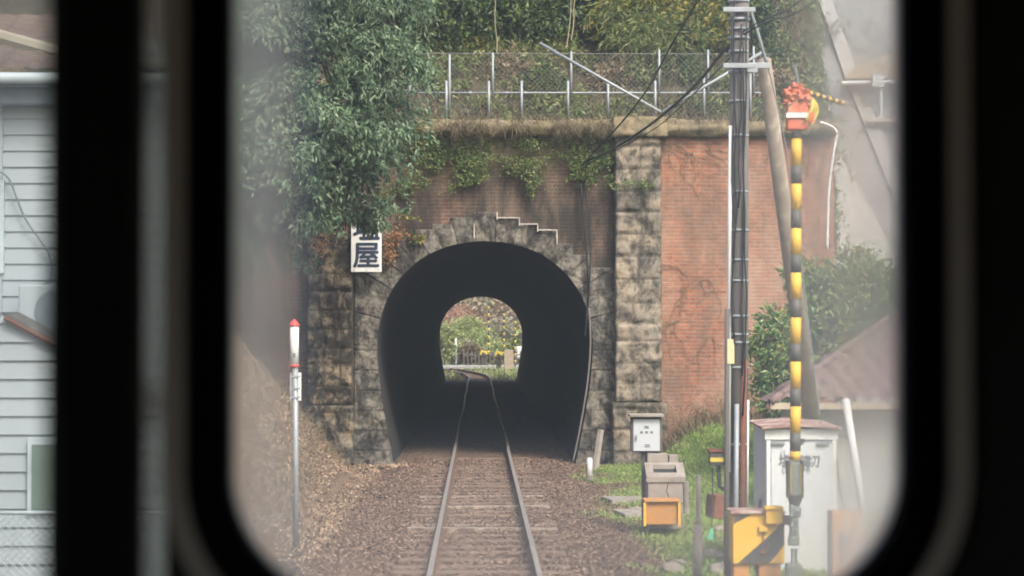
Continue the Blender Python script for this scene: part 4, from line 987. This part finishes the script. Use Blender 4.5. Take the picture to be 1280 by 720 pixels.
# dry brush at the foot of red wall
def gpts(n, f, seed=1):
    r_ = random.Random(seed); out = []
    while len(out) < n:
        x, y = f(r_)
        out.append((x, y, gz(x, y)-.01))
    return out
mb = MB()
for k in range(240):
    x = random.uniform(3.7, 6.6); y_ = random.uniform(39.6, 40.7); b_ = Vector((x, y_, gz(x, y_))); limb(mb, b_, b_+Vector((random.gauss(0, .35), random.gauss(0, .1), random.uniform(.2, .8))), .008, .004, 1.2, 4)
tag(mb.build('dry_brush', m_twig), 'tangle of dry brown twigs at the foot of the red brick wall', 'brush', kind='stuff')
tag(blades('dry_wall_grass', gpts(5000, lambda r: (r.uniform(3.6, 6.9), 40.9-abs(r.gauss(0, .7))), 8), .1, .4, .006, m_dry, .6), 'dry grass at the foot of the red brick wall', 'grass', kind='stuff')

# ---------------------------------------------------------------- ground cover
def litter(name, label, n, f, L, mat, seed):
    p = np.array(gpts(n, f, seed)); p[:, 2] += rng.random(n)*.03+.005
    d = rng.normal(size=(n, 3)); d[:, 2] *= .45
    V, Fc = leaf_arrays(p, d, L*rng.uniform(.5, 1.3, n), .6, .3)
    tag(npmesh(name, V, Fc, mat), label, 'leaf litter', kind='stuff')
def f_bed(r):
    while True:
        x = r.gauss(0, 1.9); y = 18+(23.6)*r.random()
        if -3 < x < 3.2 and not (.5 < abs(x) < .64): return x, y
litter('fallen_leaves', 'brown fallen leaves covering the ballast around the rails', 52000, f_bed, .046, m_litter, 11)
litter('bank_leaves', 'tan fallen leaves on the left bank', 36000, lambda r: (-2.0-abs(r.gauss(0, 1.6)), 24+17*r.random()), .05, m_litter_tan, 12)
litter('pale_leaf_drift', 'pale dead leaves drifted at the foot of the left pilaster', 900, lambda r: (-2.3+r.gauss(0, .35), 39.8+r.gauss(0, .5)), .11, m_litter_tan, 15)
tag(blades('bank_dry_grass', gpts(6000, lambda r: (-2.7-abs(r.gauss(0, 1.1)), 27+13.8*r.random()), 13), .08, .4, .005, m_dry, .8), 'dry grass stalks on the left bank', 'grass', kind='stuff')
def f_grass(r):
    while True:
        x = r.uniform(1.2, 6.6); y = r.uniform(17.5, 40.6)
        k = (x-1.75)*1.1 + mn.noise(Vector((x*.9, y*.7, 2)))*1.5 - .4*sm(30, 37, y)*(x < 3)
        if y > 36.5 and x > 2.4: k += .3
        if k > r.uniform(0, .9): return x, y
tag(blades('grass', gpts(95000, f_grass, 14), .04, .15, .007, m_grass, .7), 'short green grass on the right of the track', 'grass', kind='stuff')
litter('weed_leaves', 'broad green weeds in the grass by the track', 9000, f_grass, .06, m_grass, 16)
# stones and slabs
for k, (px, py, Y, s, lb) in enumerate([(842, 687, 22.6, .16, 'brown lump of stone on the grass left of the stub post'), (850, 675, 23.6, .09, 'pale stone behind the brown lump on the grass'), (905, 690, 22.5, .17, 'grey stone at the foot of the utility pole'), (893, 655, 24, .15, 'dark stone beside the thin rod'), (873, 640, 25.5, .08, 'small pale stone right of the orange crate'), (902, 620, 27, .12, 'white stone under the striped equipment box'), (795, 617, 30, .13, 'rounded stone by the flat slabs')]):
    bm_ = MB(); c = P(px, py, Y); c.z = gz(c.x, Y)+s*.25; V = []; nn = 10
    for i in range(nn+1):
        for j in range(14):
            th = math.pi*i/nn; ph = 2*math.pi*j/14; d = Vector((math.sin(th)*math.cos(ph), math.sin(th)*math.sin(ph)*.8, math.cos(th)*.6)); V.append(c+d*s*(1+.45*mn.noise(d*1.6+Vector((k*7, 0, 0)))))
    fs = [(i*14+j, i*14+(j+1) % 14, (i+1)*14+(j+1) % 14, (i+1)*14+j) for i in range(nn) for j in range(14)]
    tag(MB().add(V, fs).build('stone', m_rock), lb, 'stone')
for px, py, Y, w_, d_, lb in [(786, 616, 32, .75, .7, 'flat pale concrete slab lying by the track, the farther of two'), (795, 630, 29.6, .55, .7, 'flat pale concrete slab lying by the track, the nearer of two')]:
    c = P(px, py, Y); tag(MB().box((c.x, Y, gz(c.x, Y)+.04), (w_, d_, .07), (.01, .02, .2)).build('slab', m_conc, None, bevel=.012), lb, 'slab')

# ---------------------------------------------------------------- beyond the tunnel
# crossing road
tag(MB().box((-3, 139, .02), (60, 5.5, .16)).build('road', m_road), kind='structure')
def far_gate(px, pyb, pyt, Y, label, lights=False, mach=True, group='crossing equipment beyond the tunnel'):
    b = P(px, pyb, Y); t = thing('crossing_gate' if not lights else 'crossing_signal', label, 'crossing gate' if not lights else 'crossing signal', (b.x, Y, 0), group)
    tp = P(px, pyt, Y); n = 15
    for i in range(n):
        A = b.lerp(tp, i/n); B = b.lerp(tp, (i+1)/n); MB().tube([A, B], .06, 6).build('band', m_palebag if i % 2 else m_black, t, True)
    if mach:
        MB().box((b.x-.35, Y, .95), (.5, .35, .36), (0, .25, 0)).build('machine', m_palebag, t, bevel=.02)
        MB().box((b.x-.3, Y-.21, .85), (.4, .02, .2), (0, .6, 0)).build('black_stripe', m_black, t)
        MB().box((b.x-.35, Y, .35), (.35, .3, .8)).build('pedestal', m_black, t)
    if lights:
        for dx in (-.45, .45):
            c = P(643, 420, Y)+Vector((dx, -.1, 0)); MB().tube([c, c+Vector((0, -.12, 0))], .22, 12).build('lamp_disc', m_black, t)
        c = P(643, 420, Y); MB().box(c, (1, .08, .08)).build('crossbar', m_black, t); MB().box(P(px, pyt, Y), (.9, .05, .12), (0, .6, 0)).box(P(px, pyt, Y-.06), (.9, .05, .12), (0, -.6, 0)).build('cross_board', m_blackband, t)
far_gate(611, 447, 378, 141, 'raised striped gate rod seen through the tunnel, the left one of the pair')
far_gate(630, 447, 388, 134, 'raised striped gate rod seen through the tunnel, the right one of the pair')
far_gate(644, 458, 397, 136, 'striped crossing signal mast with round lamps seen through the tunnel', True, False)
q = P(636, 452, 133); t = tag(MB().box((q.x, 133, .6), (.62, .5, 1.3)).build('equipment_cabinet', m_fascia, None, bevel=.03), 'pale brown cabinet between the far gates seen through the tunnel', 'cabinet')
t = thing('white_van', 'small white vehicle partly visible at the right edge of the tunnel exit', 'van', (P(652, 455, 146).x+1.2, 146, .1))
cx_ = t.location.x
MB().box((cx_, 146, .95), (3.2, 1.5, .9)).box((cx_+.2, 146, 1.6), (2.5, 1.4, .6)).build('body', m_white, t, bevel=.12)
MB().box((cx_+.2, 145.28, 1.6), (2.2, .05, .42)).build('window', m_glassgreen, t)
for dx in (-1, 1): MB().tube([(cx_+dx, 145.15, .42), (cx_+dx, 145.4, .42)], .32, 14).build('wheel', m_black, t)
q = P(570, 448, 140); t = thing('slim_sign_post', 'slim pale post with a white plate seen through the left of the tunnel', 'post', (q.x, 140, 0))
MB().tube([(q.x, 140, 0), P(570, 424, 140)], .05, 6).build('pole', m_galv, t); MB().box(P(570, 427, 139.9), (.14, .04, .5)).build('plate', m_white, t)
t = thing('wooden_fence', 'low dark picket fence beyond the crossing road seen through the tunnel', 'fence', (-1, 144, 0))
for i in range(16): MB().box((-1.9+i*.27+.8, 144, .55), (.08, .06, 1.0)).build('picket', m_pole, t)
MB().box((1.0, 144.05, .8), (4.4, .05, .08)).build('rail', m_pole, t)
fgp = 'trees and bushes beyond the tunnel'
FT = [(600, 428, 152, 1.3, m_farleaf, 'bright green bush in the middle of the view through the tunnel'), (578, 438, 150, .8, m_farleaf2, 'grey green bush low at the left of the tunnel view'), (585, 410, 158, 1.1, m_farleaf, 'light green bush above the slim post in the tunnel view'),
      (572, 398, 170, 1.3, m_autumn, 'red autumn tree at the upper left of the tunnel view'), (556, 418, 148, 1.0, m_farleaf, 'green tree at the left rim of the tunnel view'), (625, 415, 160, 1.2, m_farleaf2, 'dull olive tree behind the right gate rod'), (645, 440, 155, 1.1, m_farleaf2, 'dull bush behind the signal mast'),
      (620, 440, 150, .8, m_farleaf, 'low green bush behind the left gate rod'), (600, 385, 185, 1.9, m_farleaf2, 'grey brown tree on the far slope at the top of the tunnel view'), (555, 385, 182, 1.8, m_farleaf2, 'olive tree on the far slope at the top left of the tunnel view'), (640, 388, 182, 1.8, m_autumn, 'rusty brown tree on the far slope at the top right of the tunnel view'),
      (590, 440, 148, .5, m_dry, 'pale dry bush beside the picket fence'), (655, 425, 150, .9, m_farleaf, 'green bush at the right rim of the tunnel view')]
for px, py, Y, r, m_, lb in FT:
    c = P(px, py, Y); g = gz(c.x, Y)
    tree('distant_tree', lb, 'tree', (c.x, Y+.2, g), [((c.x, Y, c.z), (r, r, r*.8)), ((c.x-r*.6, Y, c.z-r*.4), (r*.7, r*.7, r*.6)), ((c.x+r*.6, Y, c.z-r*.3), (r*.7, r*.7, r*.6)), ((c.x, Y, max(c.z-r, g+.5)), (r*.9, r*.8, r*.8))], 700, 4, .3, .22, .6, m_, .07, group=fgp, droop=.1, shell=.3)
r2 = random.Random(9)
pts = np.array([(x, y, gz(x, y)+r2.uniform(0, 3)) for x, y in ((r2.uniform(-22, 24), r2.uniform(172, 205)) for _ in range(26000))])
V, Fc = leaf_arrays(pts, rng.normal(size=(len(pts), 3)), rng.uniform(.3, .75, len(pts)), .7)
tag(npmesh('far_wood', V, Fc, leafmat('far_wood_leaf', [(.17, .22, .13), (.26, .26, .16), (.34, .23, .16), (.2, .26, .18), (.3, .3, .22)], .7, .3, .2, ((.32, .22, .17), .22))), 'mixed autumn wood covering the far slope beyond the tunnel', 'wood', kind='stuff')
tag(blades('far_grass', [(x, y, gz(x, y)) for x, y in ((r2.uniform(-8, 9), r2.uniform(108, 171)) for _ in range(9000)) if abs(x-track_x(y, 0)) > .9 and not 136 < y < 142], .15, .6, .025, m_farleaf, .5), 'rough grass beside the track beyond the tunnel', 'grass', kind='stuff')

# ---------------------------------------------------------------- left house
YHh = 22.0
hb = thing('sided_house', 'white house with horizontal siding, brown tiled roof and pale gutter at the left edge', 'house', (-5.5, YHh, -.25))
xr = P(228, 300, YHh).x; xl = -11.0; ztop = P(0, 122, YHh).z; zg = -.3; ex = .177
mb = MB(); z = zg; k = 0
while z < ztop:
    # each board: wedge, thicker at bottom
    mb.add([(xl, YHh-.022, z), (xr, YHh-.022, z), (xr, YHh, z+ex), (xl, YHh, z+ex), (xl, YHh+.05, z), (xr, YHh+.05, z), (xr, YHh+.05, z+ex), (xl, YHh+.05, z+ex)], [(0,1,2,3), (0,4,5,1), (1,5,6,2), (3,2,6,7), (0,3,7,4), (4,7,6,5)]); z += ex
mb.build('front_siding', m_siding, hb)
MB().box(((xl+xr)/2, YHh+1.05, (ztop+zg)/2), (xr-xl-.02, 1.9, ztop-zg)).build('wall', m_siding, hb)
MB().box((P(3, 1, YHh).x, YHh-.03, (ztop+zg)/2+1.5), (.04, .03, ztop-zg-3)).build('downpipe', m_siding, hb)
z0 = P(0, 133, YHh).z; z1 = P(0, 101, YHh).z
MB().box(((xl+xr)/2, YHh-.12, (z0+z1)/2), (xr-xl+.1, .3, z1-z0)).box(((xl+xr)/2, YHh-.285, (z0*.35+z1*.65)), (xr-xl+.1, .03, .03)).build('eave', m_eave, hb, bevel=.01)
gzz = P(0, 95, YHh-.5).z; MB().tube([(xl-.2, YHh-.45, gzz), (xr+.2, YHh-.45, gzz-.02)], .062, 10).build('gutter', m_gutter, hb, True)
V = []; nu, nv = 90, 40
for i in range(nu+1):
    for j in range(nv+1):
        x = xl-.3+(xr-xl+.4)*i/nu; v = j/nv*2.2; row = (v/.22) % 1
        V.append((x, YHh-.45+v, gzz+.05+v*.42+.045*(1-row)+.012*math.sin(x*2*math.pi/.25)))
npmesh('roof', V, grid_faces(nu+1, nv+1)[:, ::-1], m_lefttile, hb)
ra = P(-60, 30, YHh+.9); rb = P(75, 68, YHh+.2); MB().tube([ra, rb, P(225, 88, YHh-.3)], .09, 8).build('roof_edge', m_fascia, hb)
# upper window at far left edge
a = P(-60, 225, YHh-.04); b = P(5, 342, YHh-.04); q = (a+b)/2
wn = MB().box(q, (b.x-a.x, .06, a.z-b.z)).build('window', m_gutter, hb, bevel=.006); MB().box(q+Vector((-.03, -.035, 0)), (b.x-a.x-.14, .02, a.z-b.z-.1)).build('pane', m_glassgreen, wn)
# annex with rusty sloped roof
YA = 20.9
ax = thing('house_annex', 'low white sided annex with rusty edged roof and green window at far left', 'annex', (-6, YA, -.3))
xr2 = P(232, 500, YA).x; zt2 = P(0, 395, YA).z
A = P(8, 401, YA); B2 = P(232, 520, YA); slp = (B2.z-A.z)/(B2.x-A.x); mb = MB(); z = zg; ex2 = .192
def rx_(z): return min(xr2, max(A.x, A.x+(z-A.z)/slp))
while z < A.z-.01:
    zt2 = min(z+ex2, A.z); xb0, xb1 = rx_(z), rx_(zt2)
    mb.add([(-8, YA-.028, z), (xb0, YA-.028, z), (xb1, YA, zt2), (-8, YA, zt2), (-8, YA+.05, z), (xb0, YA+.05, z), (xb1, YA+.05, zt2), (-8, YA+.05, zt2)], [(0,1,2,3), (0,4,5,1), (1,5,6,2), (3,2,6,7), (0,3,7,4), (4,7,6,5)]); z += ex2
mb.build('siding', m_siding, ax)
MB().prism([(-8, zg), (xr2-.02, zg), (xr2-.02, B2.z-.03), (A.x, A.z-.03), (-8, A.z-.03)], YA+.04, YA+1.05).build('wall', m_siding, ax)
A = A+Vector((0, -.08, .03)); B2 = B2+Vector((0, -.08, .03)); MB().tube([A, B2], .028, 6).build('roof_edge', m_rust, ax)
mb = MB(); n = 110
for k in range(n):
    q = A.lerp(B2, k/n)+Vector((0, .0, .03)); mb.tube([q, q+Vector((0, 1.1, .02))], .022, 6)
mb.build('corrugated_roof', m_pole, ax)
a = P(35, 547, YA-.05); b = P(66, 640, YA-.05); q = (a+b)/2
wn = MB().box(q+Vector((.15, 0, 0)), (b.x-a.x+.3, .06, a.z-b.z)).build('window', m_gutter, ax, bevel=.005)
MB().box(q+Vector((.16, -.035, -.02)), (b.x-a.x+.22, .02, a.z-b.z-.1)).build('pane', m_glassgreen, wn)
c = P(72, 388, YHh-.35); t = thing('air_conditioner', 'white outdoor air conditioner unit above the annex roof at the left', 'air conditioner', tuple(c+Vector((0, 0, -.3))))
MB().box(c, (.78, .3, .55)).build('casing', m_siding, t, bevel=.02)
MB().tube([c+Vector((.0, -.16, 0)), c+Vector((0, -.17, 0))], .21, 24).build('fan_grille', m_eave, t)
cable('grey conduit curving down the siding of the left house', [(0, 215, 21.9), (12, 225, 21.9), (30, 270, 21.9), (50, 300, 21.9), (62, 320, 21.9), (64, 345, 21.9), (50, 360, 21.9)], .012, m_eave, 'conduit', 'pipe')
t = thing('low_wire_fence', 'pale rail wire mesh fence in front of the white annex', 'fence', tuple(P(30, 720, 20)))
MB().tube([P(-60, 641, 20), P(240, 641, 20)], .02, 8).build('rail', m_gutter, t, True)
mb = MB(); a = P(-60, 643, 20); b = P(240, 760, 20); H_ = a.z-b.z; k = a.x-H_
while k < b.x:
    for s in (1, -1):
        mb.tube([(k, 20, b.z if s > 0 else a.z), (k+H_, 20, a.z if s > 0 else b.z)], .004, 3, False)
    k += .08
mb.build('wire_mesh', m_gutter, t)
for px in (-40, 95, 230): MB().tube([P(px, 641, 20), P(px, 790, 20)], .025, 8).build('post', m_gutter, t)

# ---------------------------------------------------------------- train cab around the camera
m_cab = M('matt_black_lining', (.022, .024, .023), (.018, .019, .018), 3, .9, bmp=.05, spec=.05)
m_cab_r = M('dark_green_lining', (.05, .06, .052), (.045, .052, .046), 3, .9, bmp=.05, spec=.05)
m_rubber = M('black_rubber', (.012, .012, .013), None, 5, .85, bmp=0, spec=.05)
m_rim = M('grey_metal_rim', (.74, .72, .66), (.68, .66, .60), 5, .6, bmp=.02)
YWN = 2.0
def glass(name, dirt_glare, tint=(1, 1, 1), veil=.03, edge=True, frost=0):
    m = bpy.data.materials.new(name); m.use_nodes = True; t = m.node_tree; t.nodes.clear()
    out = t.nodes.new('ShaderNodeOutputMaterial'); tr = t.nodes.new('ShaderNodeBsdfTransparent'); tr.inputs[0].default_value = (*tint, 1)
    tl = t.nodes.new('ShaderNodeBsdfTranslucent'); tl.inputs[0].default_value = (*dirt_glare, 1)
    rf = t.nodes.new('ShaderNodeBsdfRefraction'); rf.inputs['IOR'].default_value = 1.12; rf.inputs['Roughness'].default_value = .35
    ms = t.nodes.new('ShaderNodeMixShader'); ms.inputs[0].default_value = .5; t.links.new(tl.outputs[0], ms.inputs[1]); t.links.new(rf.outputs[0], ms.inputs[2])
    mx = t.nodes.new('ShaderNodeMixShader'); t.links.new(tr.outputs[0], mx.inputs[1])
    if edge:
        tc = t.nodes.new('ShaderNodeTexCoord'); sp = t.nodes.new('ShaderNodeSeparateXYZ'); t.links.new(tc.outputs['Object'], sp.inputs[0])
        def mr(s, a, b, c, d):
            r = t.nodes.new('ShaderNodeMapRange'); r.interpolation_type = 'SMOOTHSTEP'; t.links.new(s, r.inputs[0])
            for i, v in enumerate((a, b, c, d)): r.inputs[i+1].default_value = v
            return r.outputs[0]
        hw = .333
        lft = mr(sp.outputs[0], -hw+.10, -hw+.0, 0, .55); rgt = mr(sp.outputs[0], hw-.15, hw-.0, 0, .62)  # bloom of the outside light put into the dirty film along the edges
        bot = mr(sp.outputs[2], -.17, -.33, 0, .26); rbroad = mr(sp.outputs[0], -.02, hw, 0, .13)
        f = math_(t, 'MAXIMUM', lft, rgt); f = math_(t, 'ADD', f, bot); f = math_(t, 'ADD', f, rbroad)
        f = math_(t, 'MULTIPLY', f, math_(t, 'ADD', math_(t, 'MULTIPLY', noise(t, tc.outputs['Object'], 7, 3), .6), .7))
        f = math_(t, 'ADD', f, veil, True); t.links.new(f, ms.inputs[0]); ms.inputs[0].default_value = .6
        t.links.new(f, mx.inputs[0]); t.links.new(mixc(t, mr(f, .04, .3, 0, 1), dirt_glare, (.92, .89, .83)), tl.inputs[0])
        # mostly plain film in the clear middle, more frosting at the edges
        for l in list(t.links):
            if l.to_socket == ms.inputs[0]: t.links.remove(l)
        ms.inputs[0].default_value = .45
        tl2 = t.nodes.new('ShaderNodeMixShader'); tl2.inputs[0].default_value = 1
        t.links.new(mr(f, .45, .68, 0, .3), ms.inputs[0])
    else:
        ms.inputs[0].default_value = frost; mx.inputs[0].default_value = veil; rf.inputs['Roughness'].default_value = .22; rf.inputs[0].default_value = (*[x*.45 for x in tint], 1) if frost else (1, 1, 1, 1)
    t.links.new(ms.outputs[0], mx.inputs[2]); t.links.new(mx.outputs[0], out.inputs[0]); return m
m_glass = glass('hazy_window_glass', (.62, .80, .95), veil=.04)
m_glass_l = glass('side_window_glass', (.8, .85, .85), (.60, .67, .68), veil=.3, edge=False, frost=.6)
m_glass_t = glass('tinted_strip_glass', (.5, .55, .52), (.26, .29, .275), veil=.85, edge=False, frost=.9)
cab = thing('train_cab', 'dark train cab interior seen from inside, framing the view with a rounded window', 'train', (CX, 1, 1.1))
def rrect(x0, x1, z0, z1, r, n=14):
    pts = []
    for cx_, cz_, a0 in ((x1-r, z1-r, 0), (x0+r, z1-r, 90), (x0+r, z0+r, 180), (x1-r, z0+r, 270)):
        for k in range(n+1): a_ = R(a0+90*k/n); pts.append((cx_+r*math.cos(a_), cz_+r*math.sin(a_)))
    return pts
q0 = P(291, 360, YWN); q1 = P(1124, 360, YWN); zb = P(700, 752, YWN).z; zt_ = zb+.84; rc = .13
def ring_mesh(inner, outer, y0, y1, name, mat, parent):
    n = len(inner); V = [(x, y0, z) for x, z in inner]+[(x, y0, z) for x, z in outer]+[(x, y1, z) for x, z in inner]+[(x, y1, z) for x, z in outer]
    fs = []
    for i in range(n):
        j = (i+1) % n; fs += [(i, j, n+j, n+i), (2*n+i, 3*n+i, 3*n+j, 2*n+j), (i, 2*n+i, 2*n+j, j), (n+i, n+j, 3*n+j, 3*n+i)]
    return MB().add(V, fs).build(name, mat, parent)
def grow(d): return rrect(q0.x-d, q1.x+d, zb-d, zt_+d, rc+d)
ring_mesh(grow(0), grow(.042), YWN-.03, YWN+.03, 'gasket', m_rubber, cab)
ring_mesh(grow(.0425), grow(.064), YWN-.035, YWN+.03, 'window_rim', m_rim, cab)
pane = MB().prism([(x, z) for x, z in rrect(q0.x-.01, q1.x+.01, zb-.01, zt_+.01, rc)], YWN+.004, YWN+.006)
me = bpy.data.meshes.new('windscreen'); cxx = (q0.x+q1.x)/2; czz = zb+.42
pts = rrect(q0.x-.01, q1.x+.01, zb-.01, zt_+.01, rc)
me.from_pydata([(x-cxx, 0, z-(zb+.36)) for x, z in pts], [], [tuple(range(len(pts)))]); me.materials.append(m_glass)
po = bpy.data.objects.new('windscreen', me); COL.objects.link(po); po.parent = cab; po.location = Vector((cxx, YWN+.005, zb+.36))-wloc(cab)
# bulkhead around it: outer rectangle mapped from rounded outline
out = grow(.0645); XL = P(212, 360, YWN).x - .0; XR = 1.45; ZB, ZTp = 1.1, 3.35
XLs = q0.x-.0645
def rect_map(pts, x0, x1, z0, z1):
    cx_ = (q0.x+q1.x)/2; cz_ = (zb+zt_)/2; o_ = []
    for x, z in pts:
        dx, dz = x-cx_, z-cz_; k = min((x1-cx_)/dx if dx > 0 else ((x0-cx_)/dx if dx < 0 else 9e9), (z1-cz_)/dz if dz > 0 else ((z0-cz_)/dz if dz < 0 else 9e9)); o_.append((cx_+dx*k, cz_+dz*k))
    return o_
def patch(inner, x0, x1, z0, z1, y0, y1, name, mat):
    # split rectangle in 4 boxes around the bounding box plus corner fillers
    bx0 = min(p[0] for p in inner); bx1 = max(p[0] for p in inner); bz0 = min(p[1] for p in inner); bz1 = max(p[1] for p in inner)
    mb = MB()
    for a_, b_, c_, d_ in ((x0, bx0, z0, z1), (bx1, x1, z0, z1), (bx0, bx1, z0, bz0), (bx0, bx1, bz1, z1)):
        if b_-a_ > .001: mb.box(((a_+b_)/2, (y0+y1)/2, (c_+d_)/2), (b_-a_, y1-y0, d_-c_))
    n = len(inner)//4
    for k, (cx_, cz_) in enumerate(((bx1, bz1), (bx0, bz1), (bx0, bz0), (bx1, bz0))):
        seg_ = inner[k*n:(k+1)*n]; poly = seg_+[(cx_, cz_)]; mb.prism(poly, y0, y1)
    return mb.build(name, mat, cab)
patch(out, XLs, XR, ZB, ZTp, YWN-.01, YWN+.03, 'front_wall', m_cab_r)
# left window beyond x<XL
wl0, wl1 = -1.28, XLs
MB().box(((-1.45+wl0)/2, YWN+.01, 2.2), (wl0+1.45, .04, 2.25)).box(((wl0+wl1)/2, YWN+.01, 1.45), (wl1-wl0, .04, .7)).box(((wl0+wl1)/2, YWN+.01, 3.2), (wl1-wl0, .04, .3)).build('left_front_wall', m_cab, cab)
xt = P(160, 360, YWN).x
MB().add([(wl0, YWN+.005, 1.8), (xt, YWN+.005, 1.8), (xt, YWN+.005, 3.05), (wl0, YWN+.005, 3.05)], [(0,1,2,3)]).build('side_pane', m_glass_l, cab)
MB().add([(xt, YWN+.005, 1.8), (wl1, YWN+.005, 1.8), (wl1, YWN+.005, 3.05), (xt, YWN+.005, 3.05)], [(0,1,2,3)]).build('tinted_pane', m_glass_t, cab)
pa, pb_ = P(70, 360, 1.4), P(174, 360, 1.4)
MB().box(((pa.x+pb_.x)/2, 1.42, 2.22), (pb_.x-pa.x, .05, 2.3)).build('partition_post', m_cab, cab, bevel=.004)
MB().box((pa.x-.003, 1.42, 2.22), (.012, .03, 2.3)).build('post_seal', M('dark_green_seal', (.03, .08, .065), None, 4, .6, bmp=0), cab)
mb = MB().box((0, .0, 1.08), (2.9, 4.1, .06)); mb.build('floor', m_conc, cab)
MB().box((0, .0, 3.38), (2.9, 4.1, .06)).build('ceiling', m_rim, cab)
MB().box((0, -2.03, 2.23), (2.9, .05, 2.3)).build('back_wall', m_rim, cab)
MB().box((1.475, -.9, 2.4), (.03, 2.3, 1.4)).build('light_block_panel', m_cab_r, cab)  # added unseen panel, closes the right-hand opening to dim the right rim
for s in (-1, 1):
    mb = MB().box((s*1.44, 0, 1.45), (.04, 4.1, .7)).box((s*1.44, 0, 3.2), (.04, 4.1, .35)).box((s*1.44, 1.1, 2.4), (.04, 1.9, 1.3)); mb.build('side_wall', m_cab_r, cab)
# the car body shell below the cab floor
tag(MB().box((0, -.2, .72), (2.86, 4.3, .6)).build('train_underframe', m_pole, None, bevel=.05), 'dark underframe beneath the train cab floor', 'train underframe')

# ---------------------------------------------------------------- haze in the air
hz = MB().box((0, 104, 27), (194, 298, 60)).build('haze', bpy.data.materials.new('thin_haze')); tag(hz, kind='stuff')
hm = hz.data.materials[0]; hm.use_nodes = True; t = hm.node_tree; t.nodes.clear()
pv = t.nodes.new('ShaderNodeVolumePrincipled'); pv.inputs['Color'].default_value = (.9, .93, .95, 1); pv.inputs['Density'].default_value = .0007; pv.inputs['Anisotropy'].default_value = .2
t.links.new(pv.outputs[0], t.nodes.new('ShaderNodeOutputMaterial').inputs['Volume'])
